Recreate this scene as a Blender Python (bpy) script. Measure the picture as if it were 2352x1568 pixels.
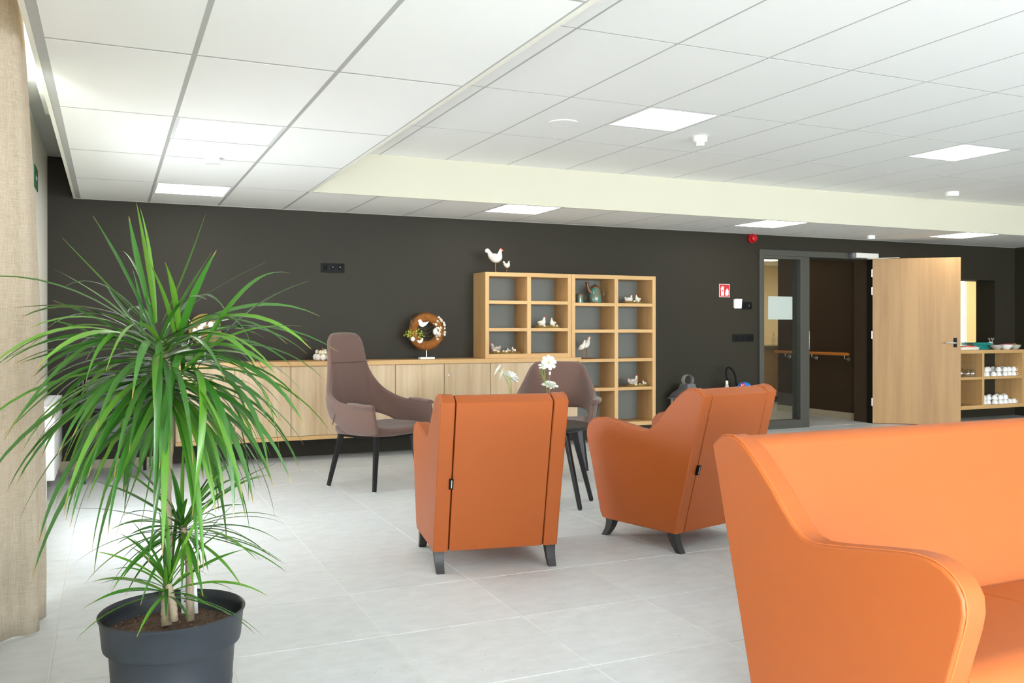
import bpy, bmesh, math, random
from mathutils import Vector, Matrix
PI = math.pi
R = math.radians
scn = bpy.context.scene
COL = scn.collection
for _o in list(bpy.data.objects):
    bpy.data.objects.remove(_o)

# ------------------------------------------------------------------ camera, world, daylight, exposure
FPX, YAW, HY, CH = 2066.0, 0.4206, 751.6, 1.247
cam_d = bpy.data.cameras.new('camera')
cam_d.sensor_width = 36.0
cam_d.lens = FPX / 2352 * 36.0
cam_d.shift_y = -(784 - HY) / 2352
cam_d.clip_start, cam_d.clip_end = 0.05, 200
cam = bpy.data.objects.new('camera', cam_d)
COL.objects.link(cam)
cam.location = (0, 0, CH)
cam.rotation_euler = (PI / 2, 0, -YAW)
scn.camera = cam

scn.view_settings.view_transform = 'Standard'
scn.view_settings.look = 'None'
scn.view_settings.gamma = 1.0
scn.view_settings.use_curve_mapping = False
scn.view_settings.exposure = 1.62

WORLD_STRENGTH = 9.0
LED = 3.0
wld = bpy.data.worlds.new('overcast_sky')
scn.world = wld
wld.use_nodes = True
_bg = wld.node_tree.nodes['Background']
_bg.inputs[0].default_value = (0.86, 0.935, 0.98, 1)
_bg.inputs[1].default_value = WORLD_STRENGTH

W = 8.787          # back wall plane
XL = -0.494        # left wall plane
XR = 11.79         # right wall plane
YB = -13.0          # wall behind the camera
ZL, ZU = 2.379, 2.734


def portal(name, loc, rot, sx, sy):
    d = bpy.data.lights.new(name, 'AREA')
    d.shape = 'RECTANGLE'
    d.size, d.size_y = sx, sy
    d.cycles.is_portal = True
    o = bpy.data.objects.new(name, d)
    o.location = loc
    o.rotation_euler = rot
    COL.objects.link(o)


portal('window_daylight', (XL - 0.3, 6.05, 0.95), (0, -PI / 2, 0), 0.95, 1.0)
portal('window_daylight', (XL - 0.3, 3.6, 1.6), (0, -PI / 2, 0), 2.3, 1.2)
portal('window_daylight', (XL - 0.3, 5.15, 2.55), (0, -PI / 2, 0), 0.34, 1.9)
portal('window_daylight', (XL - 0.3, -6.4, 1.25), (0, -PI / 2, 0), 2.5, 11.3)
portal('window_daylight', (5.65, YB - 0.25, 1.4), (PI / 2, 0, 0), 11.8, 2.65)

scn.cycles.max_bounces = 10
scn.cycles.diffuse_bounces = 6
scn.cycles.glossy_bounces = 4
scn.cycles.transmission_bounces = 6
scn.cycles.transparent_max_bounces = 12
scn.cycles.sample_clamp_indirect = 8
scn.cycles.caustics_reflective = False
scn.cycles.caustics_refractive = False


# ------------------------------------------------------------------ helpers
def ray(px, py):
    a = (px - 1176) / FPX
    return Vector((math.sin(YAW) + a * math.cos(YAW), math.cos(YAW) - a * math.sin(YAW), -(py - HY) / FPX))


def at(px, py, D):
    return ray(px, py) * D + Vector((0, 0, CH))


def lin(h):
    h = h.lstrip('#')
    out = []
    for i in (0, 2, 4):
        c = int(h[i:i + 2], 16) / 255
        out.append(c / 12.92 if c <= 0.04045 else ((c + 0.055) / 1.055) ** 2.4)
    return (*out, 1)


def mat(name, col, rough=0.5, metal=0.0, noise=None, bump=None, spec=None, emit=None, trans=0, coat=0, sheen=0, col2=None):
    """noise=(scale, amount 0..1, stretch xyz) mixes col towards col2; bump=(scale, strength)"""
    m = bpy.data.materials.new(name)
    m.use_nodes = True
    nt = m.node_tree
    b = nt.nodes['Principled BSDF']
    c = lin(col)
    b.inputs['Base Color'].default_value = c
    b.inputs['Roughness'].default_value = rough
    b.inputs['Metallic'].default_value = metal
    if spec is not None:
        b.inputs['Specular IOR Level'].default_value = spec
    if coat:
        b.inputs['Coat Weight'].default_value = coat
    if sheen:
        b.inputs['Sheen Weight'].default_value = sheen
        b.inputs['Sheen Roughness'].default_value = 0.5
    if emit:
        b.inputs['Emission Color'].default_value = lin(emit[0])
        b.inputs['Emission Strength'].default_value = emit[1]
    tc = nt.nodes.new('ShaderNodeTexCoord')
    if noise:
        mp = nt.nodes.new('ShaderNodeMapping')
        mp.inputs['Scale'].default_value = noise[2] if len(noise) > 2 else (1, 1, 1)
        nt.links.new(tc.outputs['Object'], mp.inputs[0])
        n = nt.nodes.new('ShaderNodeTexNoise')
        n.inputs['Scale'].default_value = noise[0]
        n.inputs['Detail'].default_value = 6
        n.inputs['Roughness'].default_value = 0.6
        nt.links.new(mp.outputs[0], n.inputs['Vector'])
        r = nt.nodes.new('ShaderNodeValToRGB')
        c2 = lin(col2) if col2 else tuple(x * 0.5 for x in c[:3]) + (1,)
        r.color_ramp.elements[0].position = 0.32
        r.color_ramp.elements[1].position = 0.68
        k = noise[1]
        r.color_ramp.elements[0].color = tuple(c[i] * (1 - k) + c2[i] * k for i in range(3)) + (1,)
        r.color_ramp.elements[1].color = c
        nt.links.new(n.outputs['Fac'], r.inputs[0])
        nt.links.new(r.outputs[0], b.inputs['Base Color'])
    if bump:
        n2 = nt.nodes.new('ShaderNodeTexNoise')
        n2.inputs['Scale'].default_value = bump[0]
        n2.inputs['Detail'].default_value = 4
        nt.links.new(tc.outputs['Object'], n2.inputs['Vector'])
        bp = nt.nodes.new('ShaderNodeBump')
        bp.inputs['Strength'].default_value = bump[1]
        bp.inputs['Distance'].default_value = 0.002
        nt.links.new(n2.outputs['Fac'], bp.inputs['Height'])
        nt.links.new(bp.outputs[0], b.inputs['Normal'])
    return m


def oak(name, scale, light='#d2bb9b', dark='#b79a76'):
    m = bpy.data.materials.new(name)
    m.use_nodes = True
    nt = m.node_tree
    b = nt.nodes['Principled BSDF']
    b.inputs['Roughness'].default_value = 0.5
    tc = nt.nodes.new('ShaderNodeTexCoord')
    mp = nt.nodes.new('ShaderNodeMapping')
    mp.inputs['Scale'].default_value = scale
    nt.links.new(tc.outputs['Object'], mp.inputs[0])
    n = nt.nodes.new('ShaderNodeTexNoise')
    n.inputs['Scale'].default_value = 1
    n.inputs['Detail'].default_value = 8
    n.inputs['Roughness'].default_value = 0.62
    n.inputs['Distortion'].default_value = 0.5
    nt.links.new(mp.outputs[0], n.inputs['Vector'])
    n2 = nt.nodes.new('ShaderNodeTexNoise')
    n2.inputs['Scale'].default_value = 0.22
    n2.inputs['Detail'].default_value = 2
    nt.links.new(mp.outputs[0], n2.inputs['Vector'])
    mx = nt.nodes.new('ShaderNodeMath')
    mx.operation = 'MULTIPLY_ADD'
    mx.inputs[1].default_value = 0.6
    nt.links.new(n2.outputs['Fac'], mx.inputs[0])
    sc = nt.nodes.new('ShaderNodeMath')
    sc.operation = 'MULTIPLY'
    sc.inputs[1].default_value = 0.5
    nt.links.new(n.outputs['Fac'], sc.inputs[0])
    nt.links.new(sc.outputs[0], mx.inputs[2])
    r = nt.nodes.new('ShaderNodeValToRGB')
    r.color_ramp.elements[0].position = 0.38
    r.color_ramp.elements[1].position = 0.68
    r.color_ramp.elements[0].color = lin(dark)
    r.color_ramp.elements[1].color = lin(light)
    nt.links.new(mx.outputs[0], r.inputs[0])
    nt.links.new(r.outputs[0], b.inputs['Base Color'])
    return m


M = {}
M['floor_tile'] = None
M['grout'] = mat('grout', '#d9d7d2', 0.8, noise=(40, 0.1))
M['dark_wall'] = mat('dark_wall_paint', '#2c281d', 0.6, spec=0.3, bump=(900, 0.15), noise=(3, 0.08))
M['brown_wall'] = mat('brown_wall_paint', '#3a2b1a', 0.6, bump=(900, 0.15))
M['white_wall'] = mat('white_wall_paint', '#ece9dd', 0.7, bump=(700, 0.1))
M['cream'] = mat('cream_wall_paint', '#cdc8b4', 0.7, bump=(700, 0.1))
M['warm_wall'] = mat('warm_cream_paint', '#f6dcae', 0.7, bump=(700, 0.1))
M['ceil'] = mat('ceiling_tile_mineral', '#f8f8f5', 0.9, bump=(500, 0.2), noise=(220, 0.04))
M['tbar'] = mat('ceiling_grid_metal', '#b9bab6', 0.5, noise=(30, 0.05))
M['edge'] = mat('ceiling_edge_trim', '#f4f2e6', 0.5, noise=(30, 0.03))
M['led'] = mat('led_diffuser', '#ffffff', 0.5, emit=('#fffaf0', LED))
M['orange'] = mat('orange_faux_leather', '#a5521b', 0.48, bump=(420, 0.12), noise=(5, 0.05))
M['orange_seam'] = mat('orange_seam', '#c5662c', 0.6, noise=(200, 0.2))
M['mauve'] = mat('mauve_wool_felt', '#6c5249', 0.95, noise=(260, 0.22), bump=(600, 0.4), sheen=0.25)
M['mauve_seam'] = mat('mauve_seam', '#57423b', 0.9, noise=(200, 0.2))
M['black_wood'] = mat('black_stained_wood', '#1b1a1b', 0.4, noise=(12, 0.4, (12, 12, 1)))
M['grey_leg'] = mat('dark_leg_wood', '#2c2a2a', 0.42, noise=(12, 0.4, (12, 12, 1)))
M['black'] = mat('black_plastic', '#131313', 0.6, spec=0.2, noise=(60, 0.2))
M['rubber'] = mat('rubber', '#0a0a0a', 0.7, spec=0.2, noise=(60, 0.2))
M['white_plastic'] = mat('white_plastic', '#f2f2ef', 0.35, noise=(60, 0.03))
M['white_enamel'] = mat('white_enamel_steel', '#f3f4f4', 0.3, noise=(40, 0.02))
M['grille'] = mat('radiator_grille', '#b9b9b6', 0.5, noise=(40, 0.2))
M['pot'] = mat('slate_plastic_pot', '#252a31', 0.42, noise=(18, 0.12), bump=(300, 0.1))
M['soil'] = mat('potting_soil', '#6a5143', 0.95, noise=(60, 0.8), bump=(90, 1.0))
M['crumb'] = mat('soil_crumbs', '#8d6d57', 0.95, noise=(70, 0.7))
M['leaf'] = None
M['stem'] = mat('dracaena_bark', '#a3927a', 0.8, noise=(30, 0.6, (2, 2, 9)), bump=(60, 0.6))
M['tag'] = mat('white_plant_tag', '#eef0f2', 0.4, noise=(30, 0.03))
M['steel'] = mat('brushed_steel', '#c9c7c2', 0.3, metal=0.9, noise=(60, 0.1))
M['silver_paint'] = mat('silver_paint', '#d9d6cf', 0.35, noise=(60, 0.05))
M['frame_grey'] = mat('grey_painted_frame', '#47463f', 0.5, noise=(30, 0.06))
M['oak_v'] = oak('oak_vertical_grain', (26, 26, 1.6))
M['oak_h'] = oak('oak_horizontal_grain', (1.6, 26, 26), '#d0a872', '#bd935d')
M['oak_f'] = oak('oak_shelf_front', (26, 26, 1.6), '#d0a872', '#bd935d')
M['oak_door'] = oak('oak_door_leaf', (16, 16, 0.9), '#ad8552', '#926b3c')
M['oak_side'] = oak('oak_side_panel', (20, 20, 1.2), '#b08f70', '#8d6d52')
M['handrail'] = oak('handrail_beech', (26, 1.4, 26), '#d3863a', '#b76a22')
M['ceramic_white'] = mat('white_glazed_ceramic', '#f2f0ec', 0.25, noise=(30, 0.04))
M['hen'] = mat('white_painted_resin', '#e2dbcf', 0.5, noise=(38, 0.3), col2='#b9a78f', bump=(120, 0.4))
M['hen_brown'] = mat('speckled_hen_resin', '#efe6da', 0.5, noise=(26, 0.9), col2='#6b4a34', bump=(120, 0.4))
M['red'] = mat('comb_red', '#b5262b', 0.5, noise=(40, 0.2))
M['beak'] = mat('beak_yellow', '#d79b3c', 0.5, noise=(40, 0.2))
M['hen_leg'] = mat('hen_leg_rust', '#9a5a35', 0.6, noise=(40, 0.3))
M['straw'] = mat('straw', '#a98b4e', 0.9, noise=(40, 0.6), col2='#6d5a24')
M['moss'] = mat('moss', '#8a8d3b', 0.95, noise=(60, 0.6))
M['fur'] = mat('rust_brown_fibre', '#a8682a', 0.9, noise=(30, 0.6), col2='#6d3c12')
M['egg'] = mat('quail_egg', '#e9dfc4', 0.45, noise=(70, 0.5), col2='#9c8a63')
M['egg_white'] = mat('white_egg', '#dedad2', 0.45, noise=(50, 0.05))
M['leaflet'] = mat('yellow_green_leaflet', '#aeb23c', 0.7, noise=(40, 0.4))
M['twig'] = mat('twig', '#5d5b3c', 0.8, noise=(40, 0.4))
M['teal'] = mat('teal_glaze', '#3f8f82', 0.25, noise=(14, 1.0), col2='#6a4322', coat=0.4)
M['glaze_brown'] = mat('brown_glaze', '#6b4526', 0.35, noise=(20, 0.5))
M['zinc'] = mat('weathered_zinc', '#77777a', 0.5, metal=0.35, noise=(16, 0.3))
M['zinc_light'] = mat('pale_zinc', '#a9a9a6', 0.5, metal=0.2, noise=(16, 0.3))
M['blue'] = mat('bright_blue_vinyl', '#1675cf', 0.35, noise=(30, 0.1))
M['sign_red'] = mat('sign_red', '#c3272b', 0.45, noise=(40, 0.05))
M['sign_white'] = mat('sign_white', '#f4f1ee', 0.45, noise=(40, 0.03))
M['sign_green'] = mat('sign_green', '#12683b', 0.45, noise=(40, 0.05))
M['alarm_red'] = mat('alarm_red_plastic', '#b8141b', 0.3, noise=(40, 0.1))
M['curtain'] = None
M['frost'] = mat('frosted_film', '#b4bdb5', 0.6, noise=(40, 0.05))
M['tealweave'] = mat('teal_woven_plastic', '#1f8f86', 0.5, noise=(40, 0.2))
M['greybowl'] = mat('grey_stoneware', '#b9b5aa', 0.35, noise=(30, 0.15))
M['pink'] = mat('pink_fruit', '#c8405a', 0.5, noise=(30, 0.3))
M['paper'] = mat('white_paper', '#efe9e0', 0.7, noise=(30, 0.05))
M['papered'] = mat('red_paper', '#e2705a', 0.7, noise=(30, 0.05))
M['spoon'] = mat('dark_wood_spoon', '#6b5a44', 0.6, noise=(30, 0.3))
M['petal'] = mat('white_petal', '#eceee4', 0.6, noise=(60, 0.05))
M['pollen'] = mat('green_flower_heart', '#a8b53a', 0.7, noise=(80, 0.3))
M['green_stem'] = mat('flower_stem', '#8fa24a', 0.6, noise=(50, 0.3))
M['grey_fabric'] = mat('grey_upholstery', '#6a6f6e', 0.9, noise=(200, 0.25), bump=(500, 0.3))
M['beige_tile'] = mat('beige_skirting_tile', '#b3a78f', 0.5, noise=(14, 0.15))
M['counter'] = mat('beige_counter_front', '#d3ab7b', 0.5, noise=(8, 0.1))
M['foliage'] = mat('outdoor_foliage', '#141d0e', 0.9, spec=0.1, noise=(3, 0.9), col2='#222c1b')
M['candle'] = mat('candle_wax', '#efe6cf', 0.5, noise=(20, 0.05))


def special_materials():
    # stone floor tile: pale grey limestone with fine horizontal grain, specks and pits
    m = bpy.data.materials.new('pale_stone_floor_tile')
    m.use_nodes = True
    nt = m.node_tree
    b = nt.nodes['Principled BSDF']
    geo = nt.nodes.new('ShaderNodeNewGeometry')
    oi = nt.nodes.new('ShaderNodeObjectInfo')
    mp = nt.nodes.new('ShaderNodeMapping')
    mp.inputs['Scale'].default_value = (9, 15, 9)
    nt.links.new(geo.outputs['Position'], mp.inputs[0])
    n = nt.nodes.new('ShaderNodeTexNoise')
    n.inputs['Scale'].default_value = 1.0
    n.inputs['Detail'].default_value = 9
    n.inputs['Roughness'].default_value = 0.65
    nt.links.new(mp.outputs[0], n.inputs['Vector'])
    r = nt.nodes.new('ShaderNodeValToRGB')
    r.color_ramp.elements[0].position = 0.3
    r.color_ramp.elements[1].position = 0.72
    r.color_ramp.elements[0].color = lin('#c8cbcd')
    r.color_ramp.elements[1].color = lin('#d7dbdd')
    nt.links.new(n.outputs['Fac'], r.inputs[0])
    v = nt.nodes.new('ShaderNodeTexVoronoi')
    v.inputs['Scale'].default_value = 30
    nt.links.new(geo.outputs['Position'], v.inputs['Vector'])
    s = nt.nodes.new('ShaderNodeValToRGB')
    s.color_ramp.elements[0].position = 0.05
    s.color_ramp.elements[1].position = 0.11
    s.color_ramp.elements[0].color = (1, 1, 1, 1)
    s.color_ramp.elements[1].color = (0, 0, 0, 1)
    nt.links.new(v.outputs['Distance'], s.inputs[0])
    sp = nt.nodes.new('ShaderNodeSeparateColor')
    nt.links.new(v.outputs['Color'], sp.inputs[0])
    lt = nt.nodes.new('ShaderNodeMath')
    lt.operation = 'LESS_THAN'
    lt.inputs[1].default_value = 0.22
    nt.links.new(sp.outputs[0], lt.inputs[0])
    mu = nt.nodes.new('ShaderNodeMath')
    mu.operation = 'MULTIPLY'
    nt.links.new(s.outputs[0], mu.inputs[0])
    nt.links.new(lt.outputs[0], mu.inputs[1])
    pick = nt.nodes.new('ShaderNodeValToRGB')
    pick.color_ramp.interpolation = 'CONSTANT'
    pick.color_ramp.elements[0].color = lin('#8f8a84')
    pick.color_ramp.elements[1].position = 0.55
    pick.color_ramp.elements[1].color = lin('#efece6')
    nt.links.new(sp.outputs[1], pick.inputs[0])
    mix = nt.nodes.new('ShaderNodeMix')
    mix.data_type = 'RGBA'
    nt.links.new(mu.outputs[0], mix.inputs['Factor'])
    nt.links.new(r.outputs[0], mix.inputs['A'])
    nt.links.new(pick.outputs[0], mix.inputs['B'])
    hs = nt.nodes.new('ShaderNodeHueSaturation')
    ma = nt.nodes.new('ShaderNodeMath')
    ma.operation = 'MULTIPLY_ADD'
    ma.inputs[1].default_value = 0.05
    ma.inputs[2].default_value = 0.975
    nt.links.new(oi.outputs['Random'], ma.inputs[0])
    nt.links.new(ma.outputs[0], hs.inputs['Value'])
    nt.links.new(mix.outputs['Result'], hs.inputs['Color'])
    nt.links.new(hs.outputs[0], b.inputs['Base Color'])
    b.inputs['Roughness'].default_value = 0.42
    b.inputs['Specular IOR Level'].default_value = 0.4
    M['floor_tile'] = m

    # dracaena leaf: green with darker midrib sides, reddish edge, brown tip by UV
    m = bpy.data.materials.new('dracaena_leaf')
    m.use_nodes = True
    nt = m.node_tree
    b = nt.nodes['Principled BSDF']
    uv = nt.nodes.new('ShaderNodeTexCoord')
    sx = nt.nodes.new('ShaderNodeSeparateXYZ')
    nt.links.new(uv.outputs['UV'], sx.inputs[0])
    oi = nt.nodes.new('ShaderNodeObjectInfo')
    base = nt.nodes.new('ShaderNodeValToRGB')
    e = base.color_ramp.elements
    e[0].color = lin('#2f6420')
    e[1].color = lin('#6a9e30')
    k = base.color_ramp.elements.new(0.6)
    k.color = lin('#3f7a26')
    nt.links.new(oi.outputs['Random'], base.inputs[0])
    edge = nt.nodes.new('ShaderNodeValToRGB')     # across the blade
    ee = edge.color_ramp.elements
    ee[0].color = (1, 1, 1, 1)
    ee[1].color = (1, 1, 1, 1)
    ee[0].position, ee[1].position = 0.0, 1.0
    for p, c in ((0.07, 0.0), (0.93, 0.0)):
        q = edge.color_ramp.elements.new(p)
        q.color = (c, c, c, 1)
    nt.links.new(sx.outputs[0], edge.inputs[0])
    mx = nt.nodes.new('ShaderNodeMix')
    mx.data_type = 'RGBA'
    em = nt.nodes.new('ShaderNodeMath')
    em.operation = 'MULTIPLY'
    em.inputs[1].default_value = 0.45
    nt.links.new(edge.outputs[0], em.inputs[0])
    nt.links.new(em.outputs[0], mx.inputs['Factor'])
    nt.links.new(base.outputs[0], mx.inputs['A'])
    mx.inputs['B'].default_value = lin('#5a3a25')
    tip = nt.nodes.new('ShaderNodeValToRGB')      # along the blade
    te = tip.color_ramp.elements
    te[0].position, te[1].position = 0.93, 1.0
    te[0].color, te[1].color = (0, 0, 0, 1), (1, 1, 1, 1)
    nt.links.new(sx.outputs[1], tip.inputs[0])
    mt = nt.nodes.new('ShaderNodeMix')
    mt.data_type = 'RGBA'
    nt.links.new(tip.outputs[0], mt.inputs['Factor'])
    nt.links.new(mx.outputs['Result'], mt.inputs['A'])
    mt.inputs['B'].default_value = lin('#b08a4f')
    nt.links.new(mt.outputs['Result'], b.inputs['Base Color'])
    b.inputs['Roughness'].default_value = 0.27
    b.inputs['Specular IOR Level'].default_value = 0.85
    tr = nt.nodes.new('ShaderNodeBsdfTranslucent')
    nt.links.new(mt.outputs['Result'], tr.inputs[0])
    ms = nt.nodes.new('ShaderNodeMixShader')
    ms.inputs[0].default_value = 0.22
    out = nt.nodes['Material Output']
    nt.links.new(b.outputs[0], ms.inputs[1])
    nt.links.new(tr.outputs[0], ms.inputs[2])
    nt.links.new(ms.outputs[0], out.inputs[0])
    M['leaf'] = m

    # linen curtain
    m = bpy.data.materials.new('linen_curtain')
    m.use_nodes = True
    nt = m.node_tree
    b = nt.nodes['Principled BSDF']
    tc = nt.nodes.new('ShaderNodeTexCoord')
    facs = []
    for sc_ in ((420, 420, 14), (30, 30, 520)):
        mp = nt.nodes.new('ShaderNodeMapping')
        mp.inputs['Scale'].default_value = sc_
        nt.links.new(tc.outputs['Object'], mp.inputs[0])
        n = nt.nodes.new('ShaderNodeTexNoise')
        n.inputs['Scale'].default_value = 1
        n.inputs['Detail'].default_value = 3
        nt.links.new(mp.outputs[0], n.inputs['Vector'])
        facs.append(n)
    ad = nt.nodes.new('ShaderNodeMath')
    ad.operation = 'ADD'
    nt.links.new(facs[0].outputs['Fac'], ad.inputs[0])
    nt.links.new(facs[1].outputs['Fac'], ad.inputs[1])
    r = nt.nodes.new('ShaderNodeValToRGB')
    hf = nt.nodes.new('ShaderNodeMath')
    hf.operation = 'MULTIPLY'
    hf.inputs[1].default_value = 0.5
    nt.links.new(ad.outputs[0], hf.inputs[0])
    nt.links.new(hf.outputs[0], r.inputs[0])
    r.color_ramp.elements[0].position, r.color_ramp.elements[1].position = 0.36, 0.62
    r.color_ramp.elements[0].color, r.color_ramp.elements[1].color = lin('#b3a590'), lin('#d0c4b0')
    nt.links.new(r.outputs[0], b.inputs['Base Color'])
    b.inputs['Roughness'].default_value = 0.95
    bp = nt.nodes.new('ShaderNodeBump')
    bp.inputs['Strength'].default_value = 0.3
    bp.inputs['Distance'].default_value = 0.001
    nt.links.new(ad.outputs[0], bp.inputs['Height'])
    nt.links.new(bp.outputs[0], b.inputs['Normal'])
    tr = nt.nodes.new('ShaderNodeBsdfTranslucent')
    nt.links.new(r.outputs[0], tr.inputs[0])
    ms = nt.nodes.new('ShaderNodeMixShader')
    ms.inputs[0].default_value = 0.2
    nt.links.new(b.outputs[0], ms.inputs[1])
    nt.links.new(tr.outputs[0], ms.inputs[2])
    nt.links.new(ms.outputs[0], nt.nodes['Material Output'].inputs[0])
    M['curtain'] = m

    # clear pane
    def glass(name, tint, lo):
        g = bpy.data.materials.new(name)
        g.use_nodes = True
        nt = g.node_tree
        nt.nodes.remove(nt.nodes['Principled BSDF'])
        t = nt.nodes.new('ShaderNodeBsdfTransparent')
        t.inputs[0].default_value = tint
        gl = nt.nodes.new('ShaderNodeBsdfGlossy')
        gl.inputs['Roughness'].default_value = 0.02
        lw = nt.nodes.new('ShaderNodeLayerWeight')
        lw.inputs[0].default_value = 0.5
        fr = nt.nodes.new('ShaderNodeMath')
        fr.operation = 'POWER'
        fr.inputs[1].default_value = 4.0
        nt.links.new(lw.outputs['Facing'], fr.inputs[0])
        mxs = nt.nodes.new('ShaderNodeMixShader')
        mult = nt.nodes.new('ShaderNodeMath')
        mult.operation = 'MULTIPLY_ADD'
        mult.inputs[1].default_value = 0.75
        mult.inputs[2].default_value = lo
        nt.links.new(fr.outputs[0], mult.inputs[0])
        nt.links.new(mult.outputs[0], mxs.inputs[0])
        nt.links.new(t.outputs[0], mxs.inputs[1])
        nt.links.new(gl.outputs[0], mxs.inputs[2])
        nt.links.new(mxs.outputs[0], nt.nodes['Material Output'].inputs[0])
        return g
    M['glass'] = glass('clear_glass', (0.93, 0.96, 0.94, 1), 0.06)
    M['glassware'] = glass('glassware', (0.96, 0.98, 0.98, 1), 0.14)


special_materials()


def link(o, parent=None):
    COL.objects.link(o)
    if parent is not None:
        o.parent = parent
    return o


def obj(name, bm, m, parent=None, smooth=True, angle=35, wn=False, sub=0):
    me = bpy.data.meshes.new(name)
    bmesh.ops.recalc_face_normals(bm, faces=bm.faces)
    bm.to_mesh(me)
    bm.free()
    if m is not None:
        me.materials.append(m if not isinstance(m, str) else M[m])
    if smooth:
        me.shade_smooth()
        me.set_sharp_from_angle(angle=R(angle))
    o = bpy.data.objects.new(name, me)
    link(o, parent)
    if sub:
        md = o.modifiers.new('sub', 'SUBSURF')
        md.levels = md.render_levels = sub
    if wn:
        md = o.modifiers.new('wn', 'WEIGHTED_NORMAL')
        md.keep_sharp = True
        md.weight = 100
    return o


def thing(name, label, cat, loc=(0, 0, 0), rotz=0, group=None):
    o = bpy.data.objects.new(name, None)
    COL.objects.link(o)
    o.location = loc
    o.rotation_euler = (0, 0, rotz)
    o.empty_display_size = 0.05
    tag(o, label, cat, group)
    return o


def tag(o, label, cat, group=None):
    o['label'] = label
    o['category'] = cat
    if group:
        o['group'] = group
    return o


def struct(o):
    o['kind'] = 'structure'
    return o


def stuff(o):
    o['kind'] = 'stuff'
    return o


def B():
    return bmesh.new()


def box(bm, x0, x1, y0, y1, z0, z1, bev=0, seg=2):
    vs = [bm.verts.new((x, y, z)) for x in (x0, x1) for y in (y0, y1) for z in (z0, z1)]
    fs = []
    for idx in ((0, 1, 3, 2), (4, 6, 7, 5), (0, 4, 5, 1), (2, 3, 7, 6), (0, 2, 6, 4), (1, 5, 7, 3)):
        fs.append(bm.faces.new([vs[i] for i in idx]))
    if bev:
        es = list({e for f in fs for e in f.edges})
        bmesh.ops.bevel(bm, geom=es, offset=bev, segments=seg, profile=0.5, affect='EDGES', clamp_overlap=True)
    return bm


def mbox(name, m, dims, parent=None, bev=0, seg=2, **k):
    return obj(name, box(B(), *dims, bev, seg), m, parent, **k)


def prism(bm, prof, x0, x1, axis='x', bev=0, seg=3):
    """extrude a closed 2-D profile along an axis; prof holds (y,z) for 'x', (x,z) for 'y', (x,y) for 'z'"""
    def P(a, b, t):
        return {'x': (t, a, b), 'y': (a, t, b), 'z': (a, b, t)}[axis]
    v0 = [bm.verts.new(P(a, b, x0)) for a, b in prof]
    v1 = [bm.verts.new(P(a, b, x1)) for a, b in prof]
    c0, c1 = bm.faces.new(v0), bm.faces.new(list(reversed(v1)))
    n = len(prof)
    for i in range(n):
        bm.faces.new((v0[i], v1[i], v1[(i + 1) % n], v0[(i + 1) % n]))
    bmesh.ops.recalc_face_normals(bm, faces=bm.faces)
    if bev:
        es = list(c0.edges) + list(c1.edges)
        bmesh.ops.bevel(bm, geom=es, offset=bev, segments=seg, profile=0.5, affect='EDGES', clamp_overlap=True)
    return bm


def lathe(bm, prof, n=20, c=(0, 0, 0), cap0=True, cap1=True):
    rings = []
    for r, z in prof:
        rings.append([bm.verts.new((c[0] + r * math.cos(2 * PI * i / n), c[1] + r * math.sin(2 * PI * i / n), c[2] + z)) for i in range(n)])
    for a, b in zip(rings, rings[1:]):
        for i in range(n):
            bm.faces.new((a[i], a[(i + 1) % n], b[(i + 1) % n], b[i]))
    if cap0:
        bm.faces.new(list(reversed(rings[0])))
    if cap1:
        bm.faces.new(rings[-1])
    return bm


def tube(bm, pts, rad, n=8, flat=(1, 1), cap=True, up=Vector((0, 0, 1))):
    """sweep an ellipse along a polyline; rad is one radius or a list"""
    pts = [Vector(p) for p in pts]
    if not isinstance(rad, (list, tuple)):
        rad = [rad] * len(pts)
    rings = []
    side = None
    for i, p in enumerate(pts):
        t = (pts[min(i + 1, len(pts) - 1)] - pts[max(i - 1, 0)]).normalized()
        s = t.cross(up)
        if s.length < 1e-3:
            s = side if side is not None else t.cross(Vector((1, 0, 0)))
        s.normalize()
        if side is not None and s.dot(side) < 0:
            s = -s
        side = s
        u = s.cross(t).normalized()
        rings.append([bm.verts.new(p + s * (rad[i] * flat[0] * math.cos(2 * PI * k / n)) + u * (rad[i] * flat[1] * math.sin(2 * PI * k / n))) for k in range(n)])
    for a, b in zip(rings, rings[1:]):
        for k in range(n):
            bm.faces.new((a[k], a[(k + 1) % n], b[(k + 1) % n], b[k]))
    if cap:
        bm.faces.new(list(reversed(rings[0])))
        bm.faces.new(rings[-1])
    return bm


def ball(bm, c, r, sc=(1, 1, 1), u=10, v=7):
    mt = Matrix.Translation(c) @ Matrix.Diagonal((*sc, 1))
    bmesh.ops.create_uvsphere(bm, u_segments=u, v_segments=v, radius=r, matrix=mt)
    return bm


def copy_tree(o, parent=None):
    c = o.copy()
    COL.objects.link(c)
    if parent is not None:
        c.parent = parent
    for ch in list(o.children):
        copy_tree(ch, c)
    return c


def smooth_curve(pts, n=6, closed=False):
    """Catmull-Rom through points"""
    P = [Vector(p) for p in pts]
    out = []
    m = len(P)
    rng = range(m) if closed else range(m - 1)
    for i in rng:
        if closed:
            a, b, c, d = P[(i - 1) % m], P[i], P[(i + 1) % m], P[(i + 2) % m]
        else:
            a, b, c, d = P[max(i - 1, 0)], P[i], P[i + 1], P[min(i + 2, m - 1)]
        for k in range(n):
            t = k / n
            out.append(0.5 * ((2 * b) + (c - a) * t + (2 * a - 5 * b + 4 * c - d) * t * t + (3 * b - a - 3 * c + d) * t ** 3))
    if not closed:
        out.append(P[-1])
    return out


# ------------------------------------------------------------------ room shell
FX0, FDX = 1.0168, 0.6076
FY0, FDY = 6.6305, 0.6207


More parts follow.
